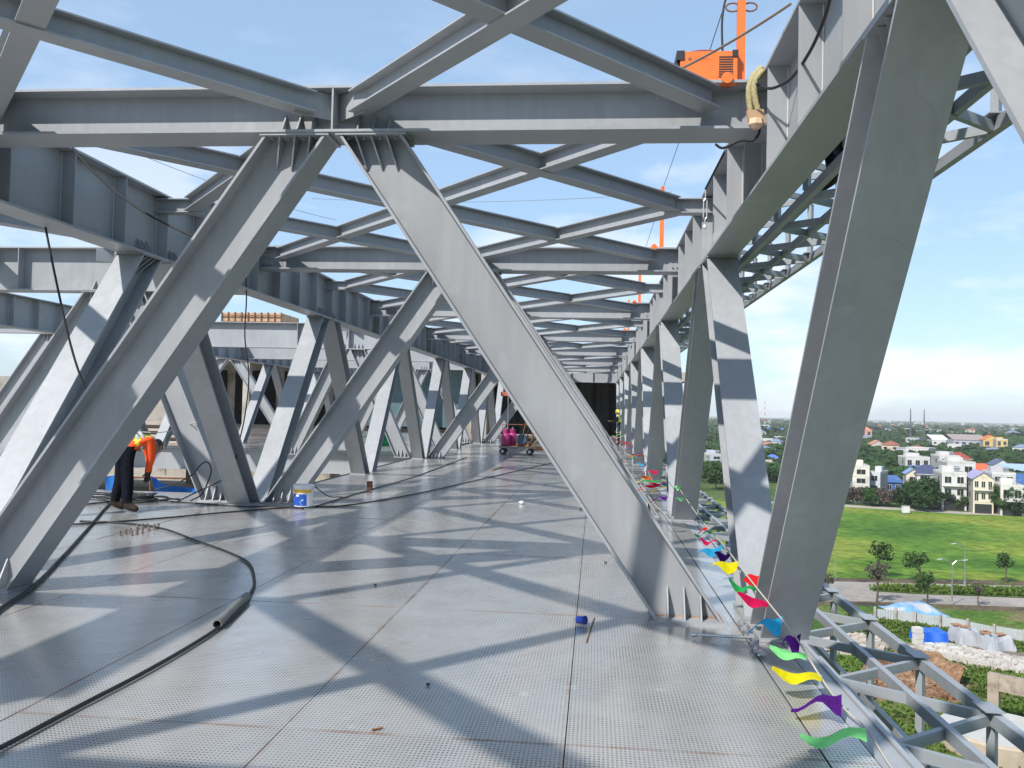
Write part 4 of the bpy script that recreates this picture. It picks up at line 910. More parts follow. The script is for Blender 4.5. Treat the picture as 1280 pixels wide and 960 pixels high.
# round white slab in front of it
ps = onz(1250, 935); ws = empty('round_slab', ps, 'round white concrete slab with tan side beneath the lattice', 'slab')
b = MB(); b.lathe(ps, [(5.2, 0), (5.2, 1.6), (5.0, 1.75)], 40); b.build('slab_body', mat('tan_block_wall', (.40, .33, .25), .95, var=.15, vscale=1), ws)
b = MB(); b.lathe(ps + Vector((0, 0, 1.753)), [(4.9, 0), (4.9, .12)], 40); b.build('slab_top', wall_mat((205, 203, 198)), ws)
# telecom mast and pylons far away
def mast(px, py_base, py_top, dist, label, cat='mast', red=True):
    d = ray(px, py_base); d = Vector((d.x, d.y, 0)).normalized(); p = Vector((d.x * dist, d.y * dist, GZ)); h = (py_base - py_top) / FPX * dist + 26
    root = empty('lattice_mast', p, label, cat); w = h * .022; zs = 10
    for k in range(zs):
        b = MB(); z0, z1 = h * k / zs, h * (k + .999) / zs; w0, w1 = w * (1 - .8 * k / zs), w * (1 - .8 * (k + 1) / zs)
        for sx, sy in ((-1, -1), (1, -1), (1, 1), (-1, 1)): b.bar(p + Vector((sx * w0, sy * w0, z0)), p + Vector((sx * w1, sy * w1, z1)), .3, .3, (0, 1, 0))
        for s_ in (-1, 1): b.bar(p + Vector((-s_ * w0, -w0, z0)), p + Vector((s_ * w1, -w1, z1)), .2, .2, (0, 1, 0))
        b.build('mast_section', (M_mast_r if k % 2 else M_mast_w) if red else M_mast_g, root)
M_mast_r = mat('mast_red', s2l(190, 70, 50), .6); M_mast_w = mat('mast_white', (.7, .7, .7), .6)
mast(956, 521, 501, 1900, 'thin red and white telecom mast on the horizon left of the dark post')
M_mast_g = mat('pylon_grey', (.10, .11, .12), .6)
mast(1138, 546, 530, 1100, 'grey lattice pylon in the middle distance, left of the pair', red=False)
mast(1155, 546, 531, 1150, 'grey lattice pylon in the middle distance, right of the pair', red=False)

# ------------------------------------------------------------------ people
def person(name, label, J, edges, rad, matfn, mats, root_joint, loc, sub=2):
    me = bpy.data.meshes.new('skeleton'); nm = list(J); me.from_pydata([J[k] for k in nm], [(nm.index(a), nm.index(b_)) for a, b_ in edges], [])
    o = bpy.data.objects.new('skeleton', me); col.objects.link(o); md = o.modifiers.new('skin', 'SKIN'); md.use_smooth_shade = True; md.branch_smoothing = .6
    sv = me.skin_vertices[0].data
    for i, k in enumerate(nm): r_ = rad[k]; sv[i].radius = r_ if isinstance(r_, tuple) else (r_, r_); sv[i].use_root = (k == root_joint)
    ss = o.modifiers.new('sub', 'SUBSURF'); ss.levels = sub; ss.render_levels = sub
    dg_ = bpy.context.evaluated_depsgraph_get(); ev = o.evaluated_get(dg_); m2 = bpy.data.meshes.new_from_object(ev); bpy.data.objects.remove(o)
    m2.materials.clear()
    for x in mats: m2.materials.append(x)
    P = {k: Vector(J[k]) for k in nm}
    for pl in m2.polygons:
        c = pl.center; best = None
        for a, b_ in edges:
            A, B = P[a], P[b_]; t = max(0, min(1, (c - A).dot(B - A) / max((B - A).length_squared, 1e-9))); d = (c - (A + (B - A) * t)).length - .0
            if best is None or d < best[0]: best = (d, a, b_, t)
        pl.material_index = matfn(best[1], best[2], best[3]); pl.use_smooth = True
    root = empty(name, loc, label, 'person'); bo = bpy.data.objects.new('body', m2); col.objects.link(bo); bo.parent = root
    return root, bo
M_skin = mat('skin', (.30, .17, .11), .6); M_hair = mat('black_hair', (.012, .01, .01), .5); M_trous = mat('navy_trousers', (.008, .009, .014), .95, var=.3, vscale=14, bump=.6, bscale=22, spec=.1)
M_orf = mat('orange_workwear', s2l(236, 82, 22), .8, var=.15, vscale=10, bump=.4, bscale=16); M_vest = mat('yellow_safety_vest', s2l(214, 222, 60), .7, var=.15, vscale=10, bump=.4, bscale=16)
M_refl = mat('reflective_tape', (.5, .52, .52), .35); M_shoe = mat('brown_shoes', (.035, .025, .018), .8, spec=.2); M_glove = mat('dark_gloves', (.03, .03, .035), .9)
M_jean = mat('teal_jeans', (.02, .05, .065), .85)
def hand(J, E, Rr, side, wrist, d, spread, s_=1.):
    """palm and five bent fingers from a wrist, pointing along d"""
    d = Vector(d).normalized(); sp = Vector(spread); sp = (sp - d * sp.dot(d)).normalized(); nn = d.cross(sp)
    J[side + 'palm'] = tuple(Vector(wrist) + d * .075 * s_); Rr[side + 'palm'] = (.036 * s_, .020 * s_); E.append((side + 'wr', side + 'palm'))
    for i, (o, ln) in enumerate(((-.030, .070), (-.010, .082), (.010, .078), (.029, .060))):
        a = Vector(wrist) + d * .095 * s_ + sp * o * s_; m_ = a + d * ln * .55 * s_ + nn * .008; e = m_ + d * ln * .35 * s_ + nn * .03 * s_
        for q, v in (('a', a), ('b', m_), ('c', e)): J[f'{side}f{i}{q}'] = tuple(v); Rr[f'{side}f{i}{q}'] = .009 * s_
        E += [(side + 'palm', f'{side}f{i}a'), (f'{side}f{i}a', f'{side}f{i}b'), (f'{side}f{i}b', f'{side}f{i}c')]
    a = Vector(wrist) + d * .04 * s_ - sp * .035 * s_; e = a + (d * .045 - sp * .025 + nn * .015) * s_
    for q, v in (('a', a), ('b', e)): J[f'{side}th{q}'] = tuple(v); Rr[f'{side}th{q}'] = .011 * s_
    E += [(side + 'palm', side + 'tha'), (side + 'tha', side + 'thb')]
def head_parts(root, c, fwd, up, hair=True, cap=None, r=.098):
    c, fwd, up = Vector(c), Vector(fwd).normalized(), Vector(up).normalized(); rt = fwd.cross(up).normalized(); up = rt.cross(fwd)
    b = MB(); n, k = 16, 10; V = []; Fc = []
    def pt_(a, t):
        x, y, z = math.cos(a) * math.sin(t), math.sin(a) * math.sin(t), math.cos(t)          # y = fwd
        q = 1 - .16 * max(0, -z) * abs(x) ; yy = y * 1.12 + (.10 if (abs(x) < .18 and -.30 < z < .12 and y > .5) else 0) - (.05 if (y > .5 and .05 < z < .25 and .2 < abs(x) < .55) else 0) + (.05 if (y > .6 and z < -.75) else 0)
        return c + rt * (x * r * .86 * q) + fwd * (yy * r) + up * (z * r * 1.27)
    for j in range(k + 1):
        for i in range(n): V.append(pt_(2 * math.pi * i / n, .02 + (math.pi - .04) * j / k))
    for j in range(k):
        for i in range(n): q = j * n; Fc.append((q + i, q + n + i, q + n + (i + 1) % n, q + (i + 1) % n))
    b.add(V, Fc); b.build('head', M_skin, root, True)
    for s_ in (-1, 1):
        e = c + rt * (s_ * r * .34) + fwd * (r * .98) + up * (r * .1); b = MB(); b.obox(e, rt * .014, fwd * .008, up * .006); b.build('eye', M_hair, root)
        e = c + rt * (s_ * r * .88) - up * .01; b = MB(); b.obox(e, rt * .008, fwd * .018, up * .03); b.build('ear', M_skin, root)
    b = MB(); b.obox(c + fwd * (r * 1.02) - up * (r * .62), rt * .022, fwd * .006, up * .005); b.build('mouth', mat('lips', (.22, .08, .07), .6), root)
    b = MB(); V = []; Fc = []; rr = 1.09
    for j in range(6):
        for i in range(n):
            a = 2 * math.pi * i / n; lim = 1.0 if math.sin(a) > .35 else 1.75; t = .02 + lim * j / 5; V.append(c + (pt_(a, t) - c) * rr)
    for j in range(5):
        for i in range(n): q = j * n; Fc.append((q + i, q + n + i, q + n + (i + 1) % n, q + (i + 1) % n))
    b.add(V, Fc); b.build('cap' if cap else 'hair', cap or M_hair, root, True)

# worker bending over at the left
wp = onz(152, 639, 0); wx, wy = wp.x, wp.y
def rel(dx, dy, z): return (dx, dy, z)
J = {'pelvis': rel(0, 0, .90), 'spine': rel(.09, .08, 1.01), 'chest': rel(.20, .20, 1.09), 'neck': rel(.22, .38, 1.08), 'headb': rel(.20, .48, 1.03),
     'lh': rel(-.08, .10, .86), 'lk': rel(-.12, .16, .47), 'la': rel(-.18, .10, .10), 'lt': rel(-.02, .14, .045),
     'rh': rel(.07, -.09, .86), 'rk': rel(.13, -.10, .47), 'ra': rel(.16, -.14, .10), 'rt': rel(.34, -.14, .045),
     'rs': rel(.35, .12, 1.07), 're': rel(.34, .18, .79), 'rwr': rel(.25, .24, .58), 'ls': rel(.10, .42, 1.07), 'le': rel(.14, .50, .80), 'lwr': rel(.20, .40, .58)}
E_ = [('pelvis', 'spine'), ('spine', 'chest'), ('chest', 'neck'), ('neck', 'headb'), ('pelvis', 'lh'), ('lh', 'lk'), ('lk', 'la'), ('la', 'lt'), ('pelvis', 'rh'), ('rh', 'rk'), ('rk', 'ra'), ('ra', 'rt'),
      ('chest', 'rs'), ('rs', 're'), ('re', 'rwr'), ('chest', 'ls'), ('ls', 'le'), ('le', 'lwr')]
Rr = {'pelvis': (.16, .14), 'spine': (.165, .13), 'chest': (.17, .13), 'neck': .065, 'headb': .06, 'lh': .115, 'lk': .098, 'la': .078, 'lt': .044, 'rh': .12, 'rk': .098, 'ra': .078, 'rt': .042, 'rs': .088, 're': .066, 'rwr': .042, 'ls': .088, 'le': .066, 'lwr': .042}
hand(J, E_, Rr, 'r', J['rwr'], (-.1, .1, -1), (1, .2, 0)); hand(J, E_, Rr, 'l', J['lwr'], (-.1, -.2, -1), (1, .2, 0))
def mf(a, b_, t):
    s_ = a + ' ' + b_
    if 'palm' in s_ or 'rf' in s_ or 'lf' in s_ or 'th' in s_ and 'rth' in s_: return 4
    if a in ('la', 'ra'): return 3
    if a in ('lk', 'rk') and t > .93: return 3
    if a in ('pelvis',) and b_ in ('lh', 'rh') or a in ('lh', 'rh', 'lk', 'rk'): return 0
    if a == 'pelvis' and t < .3: return 0
    if a == 'pelvis': return 1
    if a in ('spine',) or (a == 'chest' and b_ == 'neck') or (a == 'chest' and b_ in ('rs', 'ls') and t < .6): return 2
    if a == 'neck': return 5
    return 1
wk, body = person('person', 'person in orange sleeves and yellow vest bending over between the left legs', J, E_, Rr, mf, [M_trous, M_orf, M_vest, M_shoe, M_glove, M_skin], 'pelvis', (wx, wy, 0))
body_l = wk.location.copy()
head_parts(wk, Vector((wx, wy, 0)) + Vector((.19, .60, .95)), (.05, .45, -.85), (.1, .9, .45))
for t0 in (.35, .72):
    c = Vector((wx, wy, 0)) + Vector(J['spine']) * (1 - t0) + Vector(J['chest']) * t0; a = (Vector(J['chest']) - Vector(J['spine'])).normalized(); u_ = a.orthogonal().normalized(); v_ = a.cross(u_)
    b = MB(); n = 20; V = []; Fc = []
    for k in range(n): ang = 2 * math.pi * k / n; rr_ = u_ * math.cos(ang) * .158 + v_ * math.sin(ang) * .158; V += [c + rr_ - a * .022, c + rr_ + a * .022]
    for k in range(n): q = (k + 1) % n; Fc.append((2 * k, 2 * q, 2 * q + 1, 2 * k + 1))
    b.add(V, Fc); b.build('reflective_band', M_refl, wk, True)
# standing person far down the deck
sp_ = onz(774, 557, 0)
def standing(nm, label, loc, mats, fwd, arm_up=True, sc=1., head=True, cap=None):
    f_ = Vector(fwd).normalized(); r_ = Vector((f_.y, -f_.x, 0))
    def q(x, y, z): v = r_ * x * sc + f_ * y * sc; return (v.x, v.y, z * sc)
    J = {'pelvis': q(0, 0, .95), 'spine': q(0, .03, 1.15), 'chest': q(0, .06, 1.34), 'neck': q(0, .08, 1.50), 'headb': q(0, .09, 1.56), 'lh': q(-.09, 0, .90), 'lk': q(-.10, .04, .50), 'la': q(-.11, -.03, .10), 'lt': q(-.13, .14, .045),
         'rh': q(.09, 0, .90), 'rk': q(.10, .08, .50), 'ra': q(.11, .02, .10), 'rt': q(.13, .19, .045), 'rs': q(.18, .06, 1.40), 're': q(.25, .20, 1.18), 'rwr': q(.18, .40, 1.22), 'ls': q(-.18, .06, 1.40), 'le': q(-.25, .20, 1.18), 'lwr': q(-.16, .40, 1.20)}
    E_ = [('pelvis', 'spine'), ('spine', 'chest'), ('chest', 'neck'), ('neck', 'headb'), ('pelvis', 'lh'), ('lh', 'lk'), ('lk', 'la'), ('la', 'lt'), ('pelvis', 'rh'), ('rh', 'rk'), ('rk', 'ra'), ('ra', 'rt'), ('chest', 'rs'), ('rs', 're'), ('re', 'rwr'), ('chest', 'ls'), ('ls', 'le'), ('le', 'lwr')]
    Rr = {'pelvis': (.16, .12), 'spine': (.15, .11), 'chest': (.17, .12), 'neck': .06, 'headb': .055, 'lh': .10, 'lk': .075, 'la': .055, 'lt': .04, 'rh': .10, 'rk': .075, 'ra': .055, 'rt': .04, 'rs': .08, 're': .058, 'rwr': .038, 'ls': .08, 'le': .058, 'lwr': .038}
    hand(J, E_, Rr, 'r', J['rwr'], f_, r_); hand(J, E_, Rr, 'l', J['lwr'], f_, -r_)
    w_, bo = person(nm, label, J, E_, Rr, mf, mats, 'pelvis', loc)
    if head: head_parts(w_, Vector(loc) + Vector(q(0, .12, 1.66)), f_, (0, 0, 1), cap=cap)
    return w_
standing('person', 'person in yellow vest and dark jeans standing far along the right truss', (sp_.x, sp_.y, 0), [M_jean, M_hair, M_vest, M_shoe, M_skin, M_skin], (-1, .3, 0), cap=M_vest)
standing('person', 'person in black trousers on the upper lattice, partly hidden by the top chord', (2.05, 7.55, 3.56), [M_trous, M_trous, M_trous, M_shoe, M_skin, M_skin], (-.6, 1, 0))

# ------------------------------------------------------------------ things on the deck
D = lambda px, py, z=0.: onz(px, py, z)
# paint bucket
bp_ = D(379, 635); bk = empty('paint_bucket', bp_, 'white and blue paint bucket with yellow band beside the second leg', 'bucket')
M_bw = mat('bucket_white_plastic', (.72, .72, .72), .4); M_bb = mat('bucket_blue_print', s2l(28, 78, 168), .4, var=.3, vscale=14, stain=((.45, .58, .8), 22, .60, .66)); M_by = mat('bucket_yellow_print', s2l(232, 176, 40), .4)
b = MB(); b.lathe(bp_, [(.138, .003), (.145, .02), (.158, .36), (.150, .365)], 28); b.build('pail', M_bw, bk, False)
b = MB(); b.lathe(bp_ + Vector((0, 0, .365)), [(.166, -.035), (.169, -.005), (.166, .012), (.14, .014)], 28); b.build('lid', M_bw, bk)
def wrap(bld, z0, z1, r0, r1, a0, a1, n=18):
    V = []; Fc = []
    for k in range(n + 1): a = a0 + (a1 - a0) * k / n; V += [bp_ + Vector((r0 * math.cos(a), r0 * math.sin(a), z0)), bp_ + Vector((r1 * math.cos(a), r1 * math.sin(a), z1))]
    for k in range(n): Fc.append((2 * k, 2 * k + 2, 2 * k + 3, 2 * k + 1))
    bld.add(V, Fc)
b = MB(); wrap(b, .05, .235, .1485, .1535, R(-175), R(-52)); b.build('blue_label', M_bb, bk)
b = MB(); wrap(b, .255, .305, .1545, .1570, R(-190), R(-20)); b.build('yellow_band', M_by, bk)
b = MB(); wrap(b, .012, .035, .1455, .1465, R(-200), R(20)); b.build('dark_base_ring', mat('bucket_navy_print', (.01, .02, .08), .4), bk)
b = MB(); wrap(b, .195, .225, .1535, .1545, R(-120), R(-100), 4); b.build('label_patch', M_bw, bk)
wrapv = [bp_ + Vector((.172 * math.cos(a), .172 * math.sin(a) , .33 - .10 * math.sin((a + .4) / 2.6 * math.pi) )) for a in [(-.4 + .13 * k) for k in range(21)]]
b = MB(); b.tube(wrapv, .004, 6); b.build('handle', M_zinc, bk)
# steel cube
c = D(462, 612); b = MB(); s_ = .055; b.obox(c + Vector((0, 0, .085)), (s_, .01, 0), (-.01, s_, 0), (0, 0, .08)); bl_ = empty('steel_offcut', c, 'small rusty steel block standing on the deck by the cables', 'steel block')
b.build('block', M_rust, bl_); b = MB(); b.obox(c + Vector((0, 0, .003)), (.075, 0, 0), (0, .075, 0), (0, 0, .003)); b.build('foot_plate', M_rust, bl_)
# blue cup, white lump, small debris
c = D(726, 781); cu = empty('plastic_cup', c, 'dark blue plastic cup lying on the deck near the right leg', 'cup')
ax = Vector((.75, -.55, .12)).normalized(); M_cup = mat('dark_blue_plastic', s2l(20, 45, 130), .35); q0 = c + Vector((0, 0, .037))
b = MB(); b.tube([q0 - ax * .036, q0 - ax * .032, q0 + ax * .03, q0 + ax * .036], [.025, .029, .031, .031], 16); b.build('cup_body', M_cup, cu)
b = MB(); b.tube([q0 + ax * .0365, q0 + ax * .043], [.034, .034], 16); b.build('cup_rim', M_cup, cu)
def pebble(px, py, r_, m, nm, label, cat, seed=1):
    c = D(px, py); g_ = random.Random(seed); b = MB(); n = 9; b2 = []
    prof = [(r_ * .6, 0), (r_, r_ * .35), (r_ * .8, r_ * .75), (r_ * .25, r_ * .95)]
    b.lathe(c + Vector((0, 0, .002)), prof, n)
    for v in b.v: v += Vector((g_.uniform(-1, 1), g_.uniform(-1, 1), g_.uniform(-.2, .5) * (v.z > .01))) * r_ * .22
    o = b.build(nm, m); tag(o, label, cat)
M_peb = mat('grey_grit', (.06, .06, .065), .8)
pebble(652, 630, .055, wall_mat((235, 235, 232)), 'paper_ball', 'crumpled white paper ball on the deck in the middle distance', 'paper')

pebble(535, 857, .014, M_peb, 'grit_lump', 'small dark lump on the deck in the near foreground', 'grit', 2)
pebble(757, 704, .018, M_peb, 'grit_lump', 'small dark lump on the deck left of the right leg', 'grit', 3)
pebble(469, 732, .014, M_peb, 'grit_lump', 'tiny dark lump on the deck right of the curved cable', 'grit', 4)
pebble(726, 637, .02, M_peb, 'grit_lump', 'tiny dark lump on the deck seam far along', 'grit', 5)
a, c = D(733, 804), D(743, 773); b = MB(); b.tube([a + Vector((0, 0, .006)), c + Vector((0, 0, .006))], .005, 6); tag(b.build('welding_rod', M_rust), 'thin rusty welding rod lying right of the blue cup', 'rod')
a, c = D(465, 914), D(478, 911); b = MB(); b.tube([a + Vector((0, 0, .006)), c + Vector((0, 0, .006))], .006, 6); tag(b.build('welding_rod', M_rust), 'short dark rod stub near the bottom seam', 'rod')
a, c = D(616, 588), D(628, 585); b = MB(); b.tube([a + Vector((0, 0, .012)), c + Vector((0, 0, .012))], .02, 6); tag(b.build('steel_scrap', M_rust), 'dark steel strip lying on the far deck before the trolley', 'scrap')
# steel pipe
a, c = D(271, 787), D(308, 751); M_pipe = mat('old_pipe', (.15, .15, .14), .55, var=.3, vscale=8)
pi_ = empty('steel_pipe', a, 'short hollow steel pipe lying inside the cable bend', 'pipe')
d = (c - a).normalized(); b = MB(); ro, ri, n = .034, .027, 20; u_ = Vector((-d.y, d.x, 0)); z_ = Vector((0, 0, 1)); V = []; Fc = []
for (pp, rr) in ((a, ro), (c, ro), (c, ri), (a, ri)):
    V += [pp + Vector((0, 0, ro + .004)) + (u_ * math.cos(2 * math.pi * k / n) + z_ * math.sin(2 * math.pi * k / n)) * rr for k in range(n)]
for j in range(4):
    for k in range(n): q = (j + 1) % 4; Fc.append((j * n + k, j * n + (k + 1) % n, q * n + (k + 1) % n, q * n + k))
b.add(V, Fc); b.build('pipe_wall', M_pipe, pi_)
# shear studs
M_stud = mat('dull_stud_steel', (.17, .14, .115), .6, var=.3, vscale=20)
st = empty('stud_group', D(205, 665), 'two rows of small headed studs standing on the deck by the cable', 'studs')
for (x, y) in ((150, 669), (157, 667), (163, 665.5), (171, 664), (172, 661.5), (178, 660), (184, 659.5), (165, 669), (171, 667.5), (178, 666), (186, 663.5), (193, 661.5), (198, 660)):
    c = D(x, y); b = MB(); b.lathe(c, [(.024, 0), (.024, .010), (.011, .012), (.011, .038), (.018, .040), (.018, .056)], 10); b.build('stud', M_stud, st)
# cables on the deck
def cable(pts, r, label, z=None, m=None, name='black_cable', cat='cable', n=8):
    P = []
    for q in pts:
        if len(q) == 2: P.append(D(*q, 0) + Vector((0, 0, r + .003)))
        else: P.append(Vector(q))
    b = MB(); b.tube(catmull(P, 7), r, 8); o = b.build(name, m or M_rubber, None, True); tag(o, label, cat); return o
cable([(-60, 968), (0, 939), (94, 889), (187, 840), (262, 795), (300, 765), (314, 742), (318, 728), (311, 706), (285, 692), (244, 677), (202, 662), (150, 655), (100, 653)], .013, 'thick black cable sweeping in a bend across the left deck')
cable([(-40, 800), (0, 764), (40, 737), (80, 696), (112, 660), (134, 634), (148, 622)], .016, 'black hose running past the foot of the left leg')
cable([(60, 658), (120, 655), (200, 649), (300, 640), (370, 635), (430, 633), (520, 618), (600, 600), (690, 579)], .011, 'long black cable crossing behind the paint bucket to the far deck')
cable([(395, 634), (430, 623), (470, 611), (520, 596), (560, 581), (584, 572)], .012, 'black cable from the bucket past the rusty block')
cable([(100, 632), (170, 626), (230, 629), (300, 634), (340, 634), (380, 637)], .011, 'black cable lying at the feet of the left truss')
b0 = D(391, 606, .37)
cable([tuple(b0), tuple(D(410, 620, .12)), (425, 622), (435, 622.5)], .009, 'thin black cable from the bucket to a joint')
# coil of cables by the worker
cc = empty('cable_coil', D(160, 629), 'tangled coil of black cables behind the bending worker', 'cables'); g_ = random.Random(9)
for k in range(9):
    c = D(g_.uniform(140, 200), g_.uniform(624, 630)); ra, rb = g_.uniform(.3, .7), g_.uniform(.15, .4); zz = .015 + k * .012
    b = MB(); b.tube([c + Vector((ra * math.cos(t), rb * math.sin(t), zz + .015 * math.sin(3 * t + k))) for t in [i * 2 * math.pi / 24 for i in range(25)]], .012, 6); b.build('cable_loop', M_rubber, cc, True)
# hanging cables
hy = YK[2] - .9
def hang(px_pts, y, r, label):
    P = [ony(px, py, y) for px, py in px_pts]; b = MB(); b.tube(catmull(P, 6), r, 7); tag(b.build('hanging_cable', M_rubber, None, True), label, 'cable')
hang([(307, 338), (308, 375), (306, 420), (311, 470), (306, 520), (297, 560), (290, 590), (270, 604), (250, 613), (222, 627)], YK[2] - .8, .011, 'black cable hanging from the left top chord to the deck')
hang([(190, 613), (215, 606), (238, 595), (252, 580), (260, 578), (264, 588), (260, 602), (252, 618), (238, 626)], YK[2] - .7, .011, 'black cable loop hanging at the base of the left legs')
hang([(37, 178), (44, 220), (56, 280), (70, 350), (88, 430), (104, 480), (112, 495)], 8.6, .012, 'black cable hanging down across the far left post')
hang([(86, 178), (110, 208), (145, 240), (185, 268), (220, 286), (243, 296)], 8.3, .012, 'slack black cable across the left top chord')
# ropes
M_r2 = M_rope
def rope(P, r, label): b = MB(); b.tube(catmull(P, 6), r, 6); tag(b.build('rope', M_r2, None, True), label, 'rope')
rope([ony(176, 540, 17), ony(206, 540, 16), ony(240, 529, 14.0), ony(248, 528, 13.9)], .008, 'pale rope tied to the left bay leg')
rope([ony(258, 579, 13.6), ony(275, 572, 13.5), ony(288, 558, 13.4), ony(294, 545, 13.4)], .008, 'pale rope between cable loop and left post')
rope([ony(212, 540, 16), ony(207, 548, 16), ony(205, 561, 16)], .012, 'short brown rope tail hanging behind the worker')
M_wire = mat('dull_wire', (.16, .16, .16), .6)
def wire(a, c, sag, r, label, m=None):
    P = [a + (c - a) * t + Vector((0, 0, -sag * 4 * t * (1 - t))) for t in [i / 16 for i in range(17)]]; b = MB(); b.tube(P, r, 5); tag(b.build('safety_wire', m or M_wire), label, 'wire')
wire(ony(120, 170, 10.5), ony(420, 275, 17), .1, .004, 'thin steel safety wire above the left top chord')
wire(ony(390, 248, 16), ony(840, 240, 15.5), .12, .004, 'thin steel safety wire across the second roof panel')
# blue net and debris pen behind the worker
pen = empty('blue_netting', D(230, 622), 'blue safety netting hung in the opening behind the worker', 'netting')
M_net = mat('blue_net', s2l(40, 110, 190), .7, var=.3, vscale=5, trans=.35)
def cloth(name, P, m, par, smooth=True, th=None):
    nr, nc = len(P), len(P[0]); b = MB(); b.add([q for r_ in P for q in r_], [(i * nc + j, i * nc + j + 1, (i + 1) * nc + j + 1, (i + 1) * nc + j) for i in range(nr - 1) for j in range(nc - 1)]); return b.build(name, m, par, smooth)
def netp(top, bot, y):
    n = 12; T = [ony(*p, y) for p in top]; B = [ony(*p, y) for p in bot]; T = catmull(T, 4); B = catmull(B, 4)
    return [[t + (q - t) * k / 5 + Vector((0, .06 * math.sin(.9 * i + .5 * k), 0)) for i, (t, q) in enumerate(zip(T, B))] for k in range(6)]
cloth('net', netp([(188, 595), (202, 603), (225, 609), (255, 610), (285, 609), (306, 606)], [(192, 622), (210, 628), (235, 630), (262, 630), (290, 630), (306, 630)], 15.9), M_net, pen)
cloth('net', netp([(130, 596), (145, 594), (152, 596)], [(130, 624), (145, 625), (153, 624)], 16.2), M_net, pen)
b = MB(); b.tube([ony(130, 596, 16.3), ony(190, 597, 16.3), ony(310, 600, 16.3)], .02, 6)
for px in (152, 188, 246): b.tube([ony(px, 596, 16.35), ony(px, 632, 16.35)], .02, 6)
b.build('net_rail', M_rust, pen)
gn = empty('green_netting', D(490, 552), 'green netting bundled on the rear deck behind left truss', 'netting'); M_gn = mat('green_net', s2l(20, 130, 80), .8, var=.3, vscale=5, trans=.25)
for (x0, x1, yt, yb) in ((291, 304, 545, 558), (474, 492, 542, 562), (368, 378, 534, 540)):
    cloth('net', netp([(x0, yt + 3), ((x0 + x1) / 2, yt), (x1, yt + 5)], [(x0 - 2, yb), ((x0 + x1) / 2, yb + 1), (x1 + 2, yb)], 36), M_gn, gn)
# stacked planks / formwork behind worker on the rear deck
ps_ = empty('plank_stack', D(205, 552), 'stack of weathered planks on the rear deck behind the worker', 'planks')
for k in range(7):
    c = Vector((-17.5 + .2 * (k % 3), 33.2 + .25 * (k % 2), .06 + .12 * k)); b = MB(); b.obox(c, (2.6 - .1 * k, .1, 0), (-.02, .45, 0), (0, 0, .05)); b.build('plank', mat('grey_plank', (.40, .34, .29), .9, var=.2, vscale=1.5) if k == 0 else bpy.data.materials['grey_plank'], ps_)
# gas trolley
tp = D(646, 568); tr = empty('gas_trolley', tp, 'wheeled trolley with pink gas cylinders on the far deck', 'trolley')
b = MB(); b.box((tp.x - .62, tp.y - .45, .245), (tp.x + .62, tp.y + .45, .31)); b.build('platform', mat('grimy_board', (.25, .22, .18), .8), tr)
for sx in (-1, 1):
    for sy in (-1, 1):
        c = Vector((tp.x + sx * .5, tp.y + sy * .36, .12)); b = MB(); b.tube([c - Vector((0, .04, 0)), c + Vector((0, .04, 0))], .12, 18); w_ = b.build('wheel', M_rubber, tr)
        b = MB(); b.tube([c - Vector((0, .045, 0)), c + Vector((0, .045, 0))], .06, 10); b.build('hub', M_zinc, w_)
M_pink = mat('pink_cylinder_paint', s2l(160, 40, 105), .4)
for i, (dx, dy) in enumerate(((-.42, -.15), (-.20, .25))):
    c = Vector((tp.x + dx, tp.y + dy, .312)); b = MB(); b.lathe(c, [(.15, 0), (.165, .04), (.165, .38), (.12, .47), (.05, .50)], 18); cy = b.build('gas_cylinder', M_pink, tr, True)
    b = MB(); b.lathe(c + Vector((0, 0, .48)), [(.10, 0), (.105, .13), (.10, .14)], 14); b.build('collar', M_pink, cy)
    b = MB(); b.lathe(c + Vector((0, 0, .50)), [(.03, 0), (.03, .18), (.015, .19)], 8); b.build('valve', M_bolt, cy)
c = Vector((tp.x + .18, tp.y - .2, .57)); b = MB(); b.tube([c - Vector((0, .16, 0)), c + Vector((0, .3, 0))], [.19, .20], 20); b.build('motor_drum', mat('blue_grey_motor', (.06, .09, .13), .5), tr)
b = MB(); b.box((tp.x, tp.y - .3, .312), (tp.x + .45, tp.y + .2, .44)); b.build('motor_bed', M_rust, tr)
g_ = random.Random(4)
for k in range(7):
    c = Vector((tp.x + .5 + g_.uniform(-.15, .15), tp.y + g_.uniform(-.2, .2), .75)); b = MB(); ra, rb = g_.uniform(.12, .25), g_.uniform(.3, .5)
    b.tube([c + Vector((ra * math.cos(t), .05 * math.sin(2 * t + k), rb * math.sin(t))) for t in [i * 2 * math.pi / 20 for i in range(21)]], .016, 6); b.build('hose', [M_rust, M_rubber, mat('olive_hose', (.20, .22, .10), .7)][k % 3], tr, True)
b = MB(); b.tube([(tp.x - .58, tp.y + .4, .31), (tp.x - .6, tp.y + .42, 1.1), (tp.x + .5, tp.y + .42, 1.1), (tp.x + .52, tp.y + .4, .31)], .02, 6); b.build('push_rail', M_rust, tr)
# clutter behind the trolley
for i, (x0, y0, x1, y1, r_) in enumerate(((660, 563, 712, 563, .09), (652, 552, 672, 549, .05), (660, 558, 674, 553, .04), (650, 549, 668, 551, .06))):
    a, c = D(x0, y0), D(x1, y1); b = MB(); b.bar(a + Vector((0, 0, r_ + .004)), c + Vector((0, 0, r_ + .004)), r_ * 2, r_ * 2)
    tag(b.build('timber_baulk', mat('brown_timber', (.26, .15, .08), .85) if i == 0 else bpy.data.materials['brown_timber']), ['long brown timber on the deck right of the trolley', 'short timber offcut farthest behind the trolley', 'slanting timber offcut behind the long brown timber', 'small timber lying left behind the trolley'][i], 'timber')
